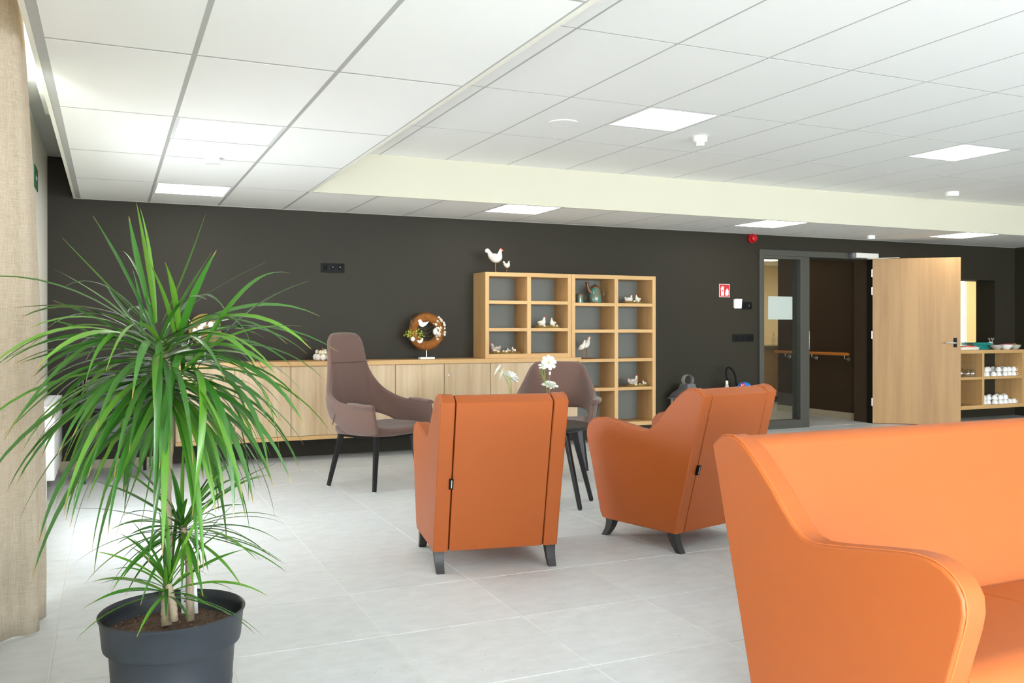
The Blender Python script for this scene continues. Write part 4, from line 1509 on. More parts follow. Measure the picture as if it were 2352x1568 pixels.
# ------------------------------------------------------------------ wall fittings
def fittings():
    def plate(name, label, cat, x0, x1, z0, z1, m='black', bev=0.004, depth=0.011):
        t = thing(name, label, cat, ((x0 + x1) / 2, W, (z0 + z1) / 2))
        hx, hz = (x1 - x0) / 2, (z1 - z0) / 2
        mbox('cover_plate', m, (-hx, hx, -depth, -0.0005, -hz, hz), t, bev=bev)
        return t, hx, hz
    t, hx, hz = plate('socket_panel', 'black triple socket panel on the dark wall above the sideboard', 'socket', 1.884, 2.116, 1.785, 1.875)
    mbox('blank_insert', 'rubber', (-.097, -.053, -.0135, -.010, -.022, .022), t, bev=.002)
    for cx in (0.0, .071):
        bm = B()
        bmesh.ops.create_cone(bm, cap_ends=True, segments=20, radius1=.021, radius2=.021, depth=.003, matrix=Matrix.Translation((cx, -.0115, 0)) @ Matrix.Rotation(PI / 2, 4, 'X'))
        s = obj('socket_well', bm, 'rubber', t)
        obj('earth_pin', tube(B(), [(cx, -.012, .008), (cx, -.019, .008)], .003, 8), 'steel', s)
        bm = B()
        for d in (-.0095, .0095):
            ball(bm, (cx + d, -.013, -.003), .0028, (1, .4, 1), 6, 4)
        obj('pin_hole', bm, 'black', s)
    t, hx, hz = plate('switch_panel', 'black four-gang switch panel beside the glass door frame', 'switch', 6.831, 7.143, 1.075, 1.165)
    for k in range(4):
        mbox('rocker', 'rubber', (-.135 + .071 * k, -.135 + .071 * k + .056, -.0145, -.010, -.028, .028), t, bev=.003)
    t, hx, hz = plate('switch_panel', 'black double socket panel between white thermostat and door frame', 'socket', 6.955, 7.118, 1.465, 1.555)
    for k in range(2):
        mbox('insert', 'rubber', (-.072 + .078 * k, -.072 + .078 * k + .058, -.0145, -.010, -.03, .03), t, bev=.003)
    mbox('slot', 'steel', (.030, .036, -.0165, -.014, -.012, .012), t)
    t = thing('thermostat', 'white square thermostat tilted on the dark wall', 'thermostat', (6.90, W, 1.535))
    mbox('back_box', 'white_plastic', (-.055, .04, -.02, -.0005, -.055, .05), t, bev=.003)
    bm = box(B(), -.052, .052, -.03, -.021, -.058, .058, .004)
    o = obj('front_cover', bm, 'white_plastic', t)
    o.rotation_euler = (R(6), 0, 0)
    # fire extinguisher sign
    t = thing('fire_sign', 'red and white fire extinguisher pictogram sign on the dark wall', 'sign', (6.715, W, 1.687))
    mbox('plate', 'sign_white', (-.078, .078, -.004, -.0005, -.078, .078), t, bev=.002, seg=1)
    mbox('red_field', 'sign_red', (-.072, .072, -.0048, -.0038, -.072, .072), t, smooth=False)
    # extinguisher body, neck, hose and flame
    def flat(name, pts):
        bm = B()
        prism(bm, pts, -.0058, -.0046, 'y')
        obj(name, bm, 'sign_white', t, smooth=False)
    flat('extinguisher_body', [(-.052, -.062), (-.012, -.062), (-.012, .018), (-.018, .030), (-.046, .030), (-.052, .018)])
    flat('extinguisher_neck', [(-.042, .030), (-.022, .030), (-.020, .040), (-.008, .034), (-.006, .040), (-.024, .050), (-.044, .048)])
    flat('extinguisher_hose', [(-.044, .044), (-.054, .030), (-.060, .010), (-.057, .008), (-.05, .026), (-.04, .038)])
    mbox('extinguisher_mark', 'sign_red', (-.040, -.024, -.0064, -.0056, -.010, .008), t, smooth=False)
    flat('flame', [(.012, -.060), (.046, -.060), (.058, -.042), (.054, -.020), (.058, -.002), (.048, .006), (.050, .022), (.038, .012), (.036, .030), (.024, .012), (.022, -.004), (.012, .004), (.014, -.020), (.004, -.034)])
    flat('flame_gap', [(.0, 0.0), (.001, 0.0), (.001, .001)])
    # alarm sounder
    t = thing('fire_alarm', 'round red alarm sounder on the dark wall just under the ceiling', 'alarm', (7.10, W, 2.322))
    bm = lathe(B(), [(.052, 0), (.055, .01), (.055, .045), (.05, .05)], 24)
    bmesh.ops.transform(bm, matrix=Matrix.Rotation(PI / 2, 4, 'X'), verts=bm.verts)
    obj('base', bm, 'alarm_red', t)
    bm = lathe(B(), [(.045, .05), (.045, .075), (.036, .09), (.015, .096)], 24)
    bmesh.ops.transform(bm, matrix=Matrix.Rotation(PI / 2, 4, 'X'), verts=bm.verts)
    obj('lens', bm, 'alarm_red', t)
    # green exit sign on the left wall
    t = thing('exit_sign', 'green emergency sign on the white left wall beside the curtain', 'sign', (XL, 7.42, 2.335))
    mbox('plate', 'sign_green', (.0005, .006, -.16, .16, -.08, .08), t, bev=.001, seg=1)
    mbox('arrow_shaft', 'sign_white', (.006, .0068, -.06, .06, -.012, .012), t, smooth=False)
    # ceiling detectors and speaker
    def detector(label, x, y, z, nub, r=.052, h=.045):
        t = thing('smoke_detector', label, 'smoke detector', (x, y, z), 0, 'white ceiling smoke detectors')
        obj('base', lathe(B(), [(r * 1.02, -.0005), (r, -.004), (r, -h * .8), (r * .88, -h)], 28), 'white_plastic', t)
        if nub:
            obj('sensor_head', lathe(B(), [(r * .62, -h), (r * .62, -h - .022), (r * .45, -h - .03)], 20), 'white_plastic', t)
            bm = B()
            for k in range(8):
                a = 2 * PI * k / 8
                box(bm, r * .62 * math.cos(a) - .003, r * .62 * math.cos(a) + .003, r * .62 * math.sin(a) - .003, r * .62 * math.sin(a) + .003, -h - .018, -h - .004)
            obj('vent_slots', bm, 'grille', t, smooth=False)
        else:
            obj('indicator', ball(B(), (0, -r * .5, -h + .001), .003, (1, 1, .5), 6, 4), 'black', t)
    detector('white round detector on the low ceiling strip above the plant', 0.625, 6.30, ZL, False, .050, .040)
    detector('white smoke detector with lower head on the raised ceiling near the middle', 4.20, 5.80, ZU, True, .055, .045)
    detector('white round detector on the raised ceiling at far right', 8.45, 7.05, ZU, False, .07, .05)
    detector('small white detector on the low ceiling above the doorway', 8.58, 8.33, ZL, False, .05, .045)
    t = thing('ceiling_speaker', 'flat round white speaker plate in the raised ceiling', 'speaker', (3.006, 5.807, ZU))
    obj('rim', lathe(B(), [(.105, -.0002), (.104, -.006), (.098, -.009), (.088, -.007)], 40, cap1=False), 'white_plastic', t)
    obj('grille', lathe(B(), [(.089, -.004), (.088, -.007), (.05, -.0085), (.006, -.009)], 40), 'ceil', t)
    obj('centre_screw', ball(B(), (0, 0, -.009), .004, (1, 1, .5), 8, 4), 'tbar', t)


fittings()


def radiator():
    t = thing('radiator', 'white panel radiator with slotted top grille on the left wall', 'radiator', (0, 0, 0))
    x0, x1, y0, y1, z0, z1 = XL + .03, -.36, 7.2, 8.36, .153, .685
    mbox('front_panel', 'white_enamel', (x1 - .012, x1, y0, y1, z0, z1), t, bev=.003)
    mbox('rear_panel', 'white_enamel', (x0, x0 + .012, y0, y1, z0, z1), t, bev=.003)
    mbox('end_cover', 'white_enamel', (x0 + .002, x1 - .002, y0 - .002, y0 + .006, z0, z1), t, bev=.002)
    mbox('end_cover', 'white_enamel', (x0 + .002, x1 - .002, y1 - .006, y1 + .002, z0, z1), t, bev=.002)
    mbox('fin_core', 'grille', (x0 + .012, x1 - .012, y0 + .01, y1 - .01, z0 + .02, z1 - .03), t)
    bm = B()
    n = 40
    for k in range(n):
        y = y0 + .02 + (y1 - y0 - .04) * k / (n - 1)
        box(bm, x0 + .012, x1 - .012, y - .006, y + .006, z1 - .006, z1)
    for xx in (.25, .5, .75):
        xc = x0 + (x1 - x0) * xx
        box(bm, xc - .004, xc + .004, y0 + .006, y1 - .006, z1 - .008, z1 - .001)
    stuff(obj('top_grille', bm, 'white_enamel', t, smooth=False))
    mbox('wall_bracket', 'white_enamel', (XL + .001, x0, y0 + .2, y0 + .24, z0 + .1, z1 - .1), t)
    mbox('wall_bracket', 'white_enamel', (XL + .001, x0, y1 - .24, y1 - .2, z0 + .1, z1 - .1), t)
    obj('supply_pipe', tube(B(), [(x1 - .06, y0 + .06, z0 + .02), (x1 - .06, y0 + .06, 0)], .009, 8), 'white_enamel', t)


radiator()


def curtain():
    # plan of the outermost folds at the floor; gathered towards the track at the top
    plan = [(-.33, 4.44), (-.268, 4.395), (-.249, 4.345), (-.272, 4.300), (-.325, 4.262), (-.290, 4.215), (-.264, 4.170), (-.272, 4.135), (-.305, 4.112), (-.352, 4.112), (-.385, 4.072), (-.440, 4.030),
            (-.470, 3.965), (-.445, 3.925), (-.415, 3.900), (-.410, 3.860), (-.440, 3.825), (-.475, 3.79), (-.475, 3.74), (-.43, 3.70), (-.405, 3.66), (-.42, 3.60), (-.47, 3.57), (-.475, 3.51), (-.43, 3.47),
            (-.40, 3.42), (-.42, 3.37), (-.47, 3.34), (-.475, 3.28), (-.43, 3.24), (-.40, 3.19), (-.42, 3.13), (-.47, 3.10), (-.475, 3.04), (-.43, 3.0), (-.40, 2.95), (-.42, 2.89), (-.47, 2.86)]
    bot = smooth_curve([(x, y, 0.006) for x, y in plan], 6)
    n = len(bot) - 1
    top = [Vector((-.365 + (p.x + .36) * .22, p.y - .13 - .02 * math.sin(p.y * 40), 2.70)) for p in bot]
    bm = B()
    rows = 26
    grid = []
    for j in range(rows + 1):
        g = j / rows
        e = g ** 2.2
        z = 0.006 + (2.70 - 0.006) * g
        row = []
        for k in range(n + 1):
            p = bot[k].lerp(top[k], e)
            p.z = z
            p.x += 0.006 * math.sin(5 * g + k * 0.11) * (1 - g) * g * 3
            row.append(bm.verts.new(p))
        grid.append(row)
    for a, b in zip(grid, grid[1:]):
        for k in range(n):
            bm.faces.new((a[k], a[k + 1], b[k + 1], b[k]))
    t = thing('curtain', 'beige linen floor-length curtain in soft folds at the left edge', 'curtain', (0, 0, 0))
    o = obj('curtain_cloth', bm, 'curtain', t, angle=180)
    md = o.modifiers.new('thick', 'SOLIDIFY')
    md.thickness = 0.003
    bm = box(B(), -0.40, -0.37, 0.5, 6.9, 2.70, 2.73)
    obj('curtain_track', bm, 'white_plastic', t, smooth=False)


curtain()


def black_chair():
    t = thing('wooden_armchair', 'black wooden armchair with grey upholstery against the wall behind the plant', 'armchair', (0.06, 8.20, 0), R(186))
    # local +y forward
    for s in (-1, 1):
        obj('leg', tube(B(), [(s * .28, .24, .66), (s * .28, .24, .40), (s * .275, .245, 0)], [.020, .022, .014], 10), 'black_wood', t)
        obj('leg', tube(B(), [(s * .24, -.22, .84), (s * .245, -.20, .44), (s * .25, -.27, 0)], [.017, .022, .014], 10), 'black_wood', t)
        obj('armrest', tube(B(), smooth_curve([(s * .245, -.20, .665), (s * .285, .0, .68), (s * .29, .18, .675), (s * .275, .29, .655)], 4), .022, 10, flat=(1.3, .7)), 'black_wood', t)
        obj('side_rail', tube(B(), [(s * .27, .24, .37), (s * .245, -.21, .37)], .022, 8, flat=(.6, 1.4)), 'black_wood', t)
    mbox('front_rail', 'black_wood', (-.27, .27, .225, .25, .335, .395), t, bev=.004)
    mbox('rear_rail', 'black_wood', (-.24, .24, -.22, -.20, .335, .395), t, bev=.004)
    mbox('seat_cushion', 'grey_fabric', (-.255, .255, -.20, .26, .395, .475), t, bev=.03, seg=4)
    bm = box(B(), -.225, .225, -.03, .03, -.13, .13, .028, 4)
    o = obj('back_cushion', bm, 'grey_fabric', t)
    o.location = (0, -.205, .68)
    o.rotation_euler = (R(-5), 0, 0)
    obj('top_rail', tube(B(), smooth_curve([(-.24, -.21, .82), (-.12, -.235, .845), (.12, -.235, .845), (.24, -.21, .82)], 4), .02, 10, flat=(.8, 1.2)), 'black_wood', t)
    obj('lower_back_rail', tube(B(), [(-.24, -.205, .53), (.24, -.205, .53)], .018, 8), 'black_wood', t)


black_chair()


def floor_things():
    # zinc lantern
    t = thing('lantern', 'grey zinc lantern with ring handle on the floor beside the tall shelves', 'lantern', (6.02, 8.55, 0), R(8))
    hw = .15
    mbox('base', 'zinc', (-hw, hw, -hw, hw, 0, .03), t, bev=.004)
    for sx in (-1, 1):
        for sy in (-1, 1):
            mbox('corner_post', 'zinc_light', (sx * .125 - .012, sx * .125 + .012, sy * .125 - .012, sy * .125 + .012, .03, .43), t, bev=.002, seg=1)
    for s in (-1, 1):
        mbox('pane', 'glassware', (-.113, .113, s * .125 - .0015, s * .125 + .0015, .03, .43), t, smooth=False)
        mbox('pane', 'glassware', (s * .125 - .0015, s * .125 + .0015, -.113, .113, .03, .43), t, smooth=False)
    mbox('eave', 'zinc_light', (-.165, .165, -.165, .165, .43, .442), t, bev=.003)
    bm = B()
    prof = [(.150, .442), (.142, .47), (.118, .505), (.085, .535), (.066, .57), (.060, .60), (.058, .605)]
    rings = []
    for r_, z in prof:
        rings.append([bm.verts.new((a * r_, b * r_, z)) for a, b in ((-1, -1), (1, -1), (1, 1), (-1, 1))])
    for a, b in zip(rings, rings[1:]):
        for i in range(4):
            bm.faces.new((a[i], a[(i + 1) % 4], b[(i + 1) % 4], b[i]))
    bm.faces.new(rings[0])
    bm.faces.new(rings[-1])
    obj('roof', bm, 'zinc', t, angle=50)
    bm = B()
    tube(bm, [(.072 * math.cos(a), 0, .645 + .062 * math.sin(a)) for a in [R(-52 + 284 * k / 24) for k in range(25)]], (.016), 8, flat=(.16, 1.9), up=Vector((0, 1, 0)))
    obj('ring_handle', bm, 'zinc_light', t)
    obj('candle', lathe(B(), [(.04, .03), (.04, .2), (.035, .205)], 18), 'candle', t)
    # low cabinet with a blue ball, a cable loop and a bottle behind the second armchair
    t = thing('floor_box', 'small dark box on the floor behind the second orange armchair', 'box', (6.72, 8.50, 0))
    mbox('body', 'black', (-.2, .2, -.16, .16, 0, .44), t, bev=.006)
    mbox('lid', 'rubber', (-.205, .205, -.165, .165, .44, .455), t, bev=.004)
    t = thing('toy_ball', 'bright blue vinyl ball with red and white patch behind the second armchair', 'ball', (6.755, 8.47, .535))
    obj('ball', ball(B(), (0, 0, 0), .08, (1.15, 1, .98), 24, 16), 'blue', t)
    bm = B()
    ball(bm, (0, 0, 0), .03, (1, 1, .3), 14, 8)
    mm = Matrix.Rotation(R(-52), 4, 'Y') @ Matrix.Rotation(R(28), 4, 'X') @ Matrix.Translation((0, 0, .079))
    o = obj('red_patch', bm, 'sign_red', t)
    o.data.transform(mm)
    bm = B()
    tube(bm, [(.012 * math.cos(R(a)), .012 * math.sin(R(a)), .0) for a in range(60, 340, 20)], .003, 5, up=Vector((0, 0, 1)))
    o2 = obj('white_letter', bm, 'sign_white', o)
    o2.data.transform(mm @ Matrix.Translation((0, 0, .009)))
    t = thing('cable_loop', 'black cable standing up in a loop against the dark wall', 'cable', (0, 0, 0))
    pts = [(6.64, 8.56, .455), (6.625, 8.57, .55), (6.60, 8.60, .68), (6.615, 8.61, .765), (6.66, 8.60, .77), (6.70, 8.575, .70), (6.715, 8.56, .58), (6.72, 8.55, .458)]
    obj('cable', tube(B(), smooth_curve(pts, 6), .011, 8), 'rubber', t)
    t = thing('small_bottle', 'small pale bottle beside the black cable loop', 'bottle', (6.56, 8.54, .455))
    obj('body', lathe(B(), [(.024, 0), (.026, .01), (.026, .10), (.016, .13)], 14), 'greybowl', t)
    obj('cap', lathe(B(), [(.017, .13), (.017, .165), (.010, .172)], 12), 'candle', t)


floor_things()


# ------------------------------------------------------------------ hatch shelf with crockery
def hatch_unit():
    t = thing('serving_shelf', 'wall-hung oak shelf unit under the serving hatch', 'shelf', (0, 0, 0))
    x0, x1, xd = 10.1, 11.42, 10.62
    y0, y1 = 8.37, W - .002
    mbox('top_panel', 'oak_h', (x0, x1, y0, y1, .90, .947), t, bev=.0015, seg=1, smooth=False)
    mbox('bottom_panel', 'oak_h', (x0, x1, y0, y1, .163, .213), t, bev=.0015, seg=1, smooth=False)
    mbox('side_panel', 'oak_f', (x1 - .042, x1, y0 + .001, y1, .213, .90), t, smooth=False)
    mbox('side_panel', 'oak_f', (x0, x0 + .042, y0 + .001, y1, .213, .90), t, smooth=False)
    mbox('divider', 'oak_f', (xd - .02, xd + .02, y0 + .002, y1, .213, .90), t, smooth=False)
    for a, b in ((x0 + .042, xd - .02), (xd + .02, x1 - .042)):
        mbox('shelf_board', 'oak_h', (a, b, y0 + .003, y1, .555, .590), t, bev=.001, seg=1, smooth=False)
    # cups stacked two high
    base = B()
    lathe(base, [(.020, 0), (.024, .003), (.036, .022), (.042, .050), (.043, .060), (.040, .060), (.034, .024), (.02, .008)], 16)
    bmh = tube(B(), smooth_curve([(.041, 0, .050), (.060, 0, .050), (.064, 0, .034), (.050, 0, .020), (.036, 0, .022)], 3), .0042, 6)
    cup0 = thing('cup', 'x', 'cup', (0, 0, 0))
    obj('bowl', base, 'ceramic_white', cup0)
    obj('handle', bmh, 'ceramic_white', cup0)
    used = [False]
    ordn = ['first', 'second', 'third', 'fourth', 'fifth', 'sixth', 'seventh', 'eighth', 'ninth', 'tenth', 'eleventh', 'twelfth']

    def cup(x, y, z, a, label, group):
        o = cup0 if not used[0] else copy_tree(cup0)
        used[0] = True
        o.location = (x, y, z)
        # cups stand upside down
        o.rotation_euler = (PI, 0, a)
        o['label'] = label
        o['group'] = group
        o['category'] = 'cup'
    rnd = random.Random(8)

    def row(px_list, z, shelf):
        for k, (x, y, nst) in enumerate(px_list):
            for j in range(nst):
                lab = 'white cup, %s of the %s stack from the left on the %s shelf' % (('upper' if j else ('lower' if nst > 1 else 'only one')), ordn[k], shelf)
                cup(x + rnd.uniform(-.004, .004), y, z + .0602 + j * .0605, (R(rnd.uniform(70, 110)) if x < 11.2 or y > 8.5 else R(rnd.uniform(-100, -70) if x > 11.3 else rnd.uniform(75, 105))), lab, 'white cups on the %s serving shelf' % shelf)
    row([(10.70, 8.45, 1), (10.735, 8.56, 2), (10.80, 8.47, 2), (10.845, 8.58, 2), (10.93, 8.46, 1), (10.95, 8.56, 2), (11.04, 8.47, 2), (11.07, 8.58, 2), (11.15, 8.46, 2), (11.24, 8.47, 2), (11.25, 8.58, 2), (11.33, 8.47, 2)], .590, 'upper')
    row([(10.75, 8.47, 2), (10.86, 8.49, 2), (10.95, 8.46, 2), (10.99, 8.57, 2), (11.05, 8.45, 2), (11.12, 8.56, 2), (11.14, 8.45, 2), (11.24, 8.46, 1), (11.27, 8.57, 2), (11.33, 8.46, 1)], .213, 'lower')
    # upside-down wine glasses in the left compartment
    for k, (x, y) in enumerate(((10.44, 8.46), (10.54, 8.47), (10.35, 8.5), (10.49, 8.60))):
        g = thing('wine_glass', ['upturned wine glass left of the front pair in the serving shelf', 'upturned wine glass nearest the divider in the serving shelf', 'upturned wine glass half hidden behind the door edge', 'upturned wine glass behind the front pair in the serving shelf'][k], 'glass', (x, y, .590), 0, 'upturned wine glasses')
        obj('bowl', lathe(B(), [(.033, 0), (.040, .03), (.040, .06), (.026, .09), (.006, .105)], 18, cap0=False), 'glassware', g)
        obj('stem', lathe(B(), [(.005, .105), (.004, .18)], 8), 'glassware', g)
        obj('foot', lathe(B(), [(.006, .178), (.035, .182), (.036, .186)], 18), 'glassware', g)
    zt = .947
    # teal basket with woven sides
    t = thing('basket', 'teal woven plastic basket on the serving shelf', 'basket', (10.82, 8.64, zt))
    mbox('tray', 'tealweave', (-.16, .16, -.10, .10, 0, .012), t, bev=.003)
    bm = B()
    for k in range(4):
        z = .018 + k * .022
        for s in (-1, 1):
            tube(bm, [(-.16 + .32 * i / 16, s * .10 + (.004 if (i + k) % 2 else -.004), z) for i in range(17)], .010, 6)
            tube(bm, [(s * .16 + (.004 if (i + k) % 2 else -.004), -.10 + .2 * i / 10, z) for i in range(11)], .010, 6)
    obj('woven_side', bm, 'tealweave', t)

    def bowl(label, x, y, r_, h, m, m2=None, fill=None):
        t = thing('bowl', label, 'bowl', (x, y, zt), 0, 'bowls on the serving shelf')
        obj('vessel', lathe(B(), [(r_ * .45, 0), (r_ * .5, .004), (r_ * .85, h * .5), (r_, h), (r_ * .95, h), (r_ * .78, h * .5), (r_ * .4, .012)], 24), m, t)
        if fill:
            rr = random.Random(len(label))
            for k in range(9):
                a = rr.uniform(0, 6.28)
                q = rr.uniform(0, r_ * .6)
                obj(fill[0], ball(B(), (q * math.cos(a), q * math.sin(a), h * .9 + rr.uniform(-.005, .012)), r_ * .22, (1, 1, .9), 8, 6), fill[1], t)
        else:
            obj('contents', lathe(B(), [(r_ * .86, h * .72), (r_ * .4, h * .8)], 18), m2 or 'greybowl', t)
    bowl('grey stoneware bowl in front of the teal basket', 10.955, 8.43, .085, .062, 'greybowl')
    bowl('white bowl heaped with pink fruit on the serving shelf', 11.16, 8.45, .088, .066, 'ceramic_white', None, ('fruit', 'pink'))
    bowl('grey bowl of pale snacks at the right end of the serving shelf', 11.345, 8.46, .082, .06, 'greybowl', None, ('snack', 'straw'))
    t = thing('cutlery_jar', 'clear jar of teaspoons behind the bowls', 'jar', (11.06, 8.60, zt))
    obj('jar', lathe(B(), [(.036, 0), (.038, .004), (.040, .10), (.038, .10), (.035, .006)], 18), 'glassware', t)
    for k in range(5):
        a = k * 1.3
        d = Vector((.03 * math.cos(a), .03 * math.sin(a), 0))
        sp = obj('teaspoon', tube(B(), [(-d.x * .3, -d.y * .3, .006), (d.x, d.y, .125), (d.x * 1.15, d.y * 1.15, .14), (d.x * 1.25, d.y * 1.25, .158)], [.0025, .0025, .009, .003], 6, flat=(1, .5)), 'steel', t)
    # trays and papers at the left
    t = thing('tray', 'white tray stacked with cards left of the teal basket', 'tray', (10.47, 8.58, zt))
    mbox('base', 'paper', (-.17, .17, -.13, .13, 0, .03), t, bev=.008)
    mbox('rim', 'ceramic_white', (-.175, .175, -.135, .135, .03, .036), t, bev=.002)
    t = thing('menu_card', 'red and white card lying on the white tray', 'card', (10.52, 8.54, zt + .036))
    mbox('card', 'papered', (-.10, .10, -.07, .07, 0, .016), t, bev=.001)
    mbox('white_sheet', 'paper', (-.13, -.02, -.05, .05, .016, .019), t, smooth=False)
    t = thing('serving_spoon', 'dark wooden serving spoon lying on the card', 'spoon', (10.58, 8.54, zt + .068))
    obj('spoon_bowl', ball(B(), (0, 0, 0), .05, (1.2, .7, .25), 14, 8), 'spoon', t)
    obj('spoon_handle', tube(B(), [(.05, 0, 0), (.12, .01, .03)], [.008, .006], 8), 'spoon', t)


hatch_unit()


# ------------------------------------------------------------------ potted dracaena
PD = 2.70
PC = at(397, 1400, PD)


def leaf(parent, pts, width, rnd, n=11, roll=0.0):
    """narrow channelled blade swept along a curve; shares nothing, 2 x n quads"""
    P = [Vector(p) for p in pts]
    bm = B()
    uvl = bm.loops.layers.uv.new('uv')
    rows = []
    side0 = None
    for i in range(n + 1):
        f = i / n
        # de Casteljau through control points
        Q = P[:]
        while len(Q) > 1:
            Q = [a.lerp(b, f) for a, b in zip(Q, Q[1:])]
        c = Q[0]
        rows.append(c)
    ring = []
    for i, c in enumerate(rows):
        f = i / n
        tg = (rows[min(i + 1, n)] - rows[max(i - 1, 0)]).normalized()
        s = tg.cross(Vector((0, 0, 1)))
        if s.length < 0.12:
            s = (side0 if side0 else Vector((math.cos(roll * 9), math.sin(roll * 9), 0)))
        s = s.normalized()
        if side0 is not None and s.dot(side0) < 0:
            s = -s
        side0 = s
        nn = s.cross(tg).normalized()
        ra = roll * (0.4 + 0.8 * f)
        s2 = s * math.cos(ra) + nn * math.sin(ra)
        n2 = nn * math.cos(ra) - s * math.sin(ra)
        w = width * min(1.0, 0.55 + 1.6 * f) * min(1.0, (1.03 - f) / 0.42) ** 0.85 * 0.5
        if i == n:
            w = width * 0.03
        ring.append([bm.verts.new(c - s2 * w + n2 * w * 0.32), bm.verts.new(c), bm.verts.new(c + s2 * w + n2 * w * 0.32)])
    for i in range(n):
        for j in (0, 1):
            fc = bm.faces.new((ring[i][j], ring[i][j + 1], ring[i + 1][j + 1], ring[i + 1][j]))
            for lp, (u, v) in zip(fc.loops, ((j * .5, i / n), (j * .5 + .5, i / n), (j * .5 + .5, (i + 1) / n), (j * .5, (i + 1) / n))):
                lp[uvl].uv = (u, v)
    me = bpy.data.meshes.new('leaf')
    bm.to_mesh(me)
    bm.free()
    me.shade_smooth()
    me.materials.append(M['leaf'])
    o = bpy.data.objects.new('leaf', me)
    link(o, parent)
    return o


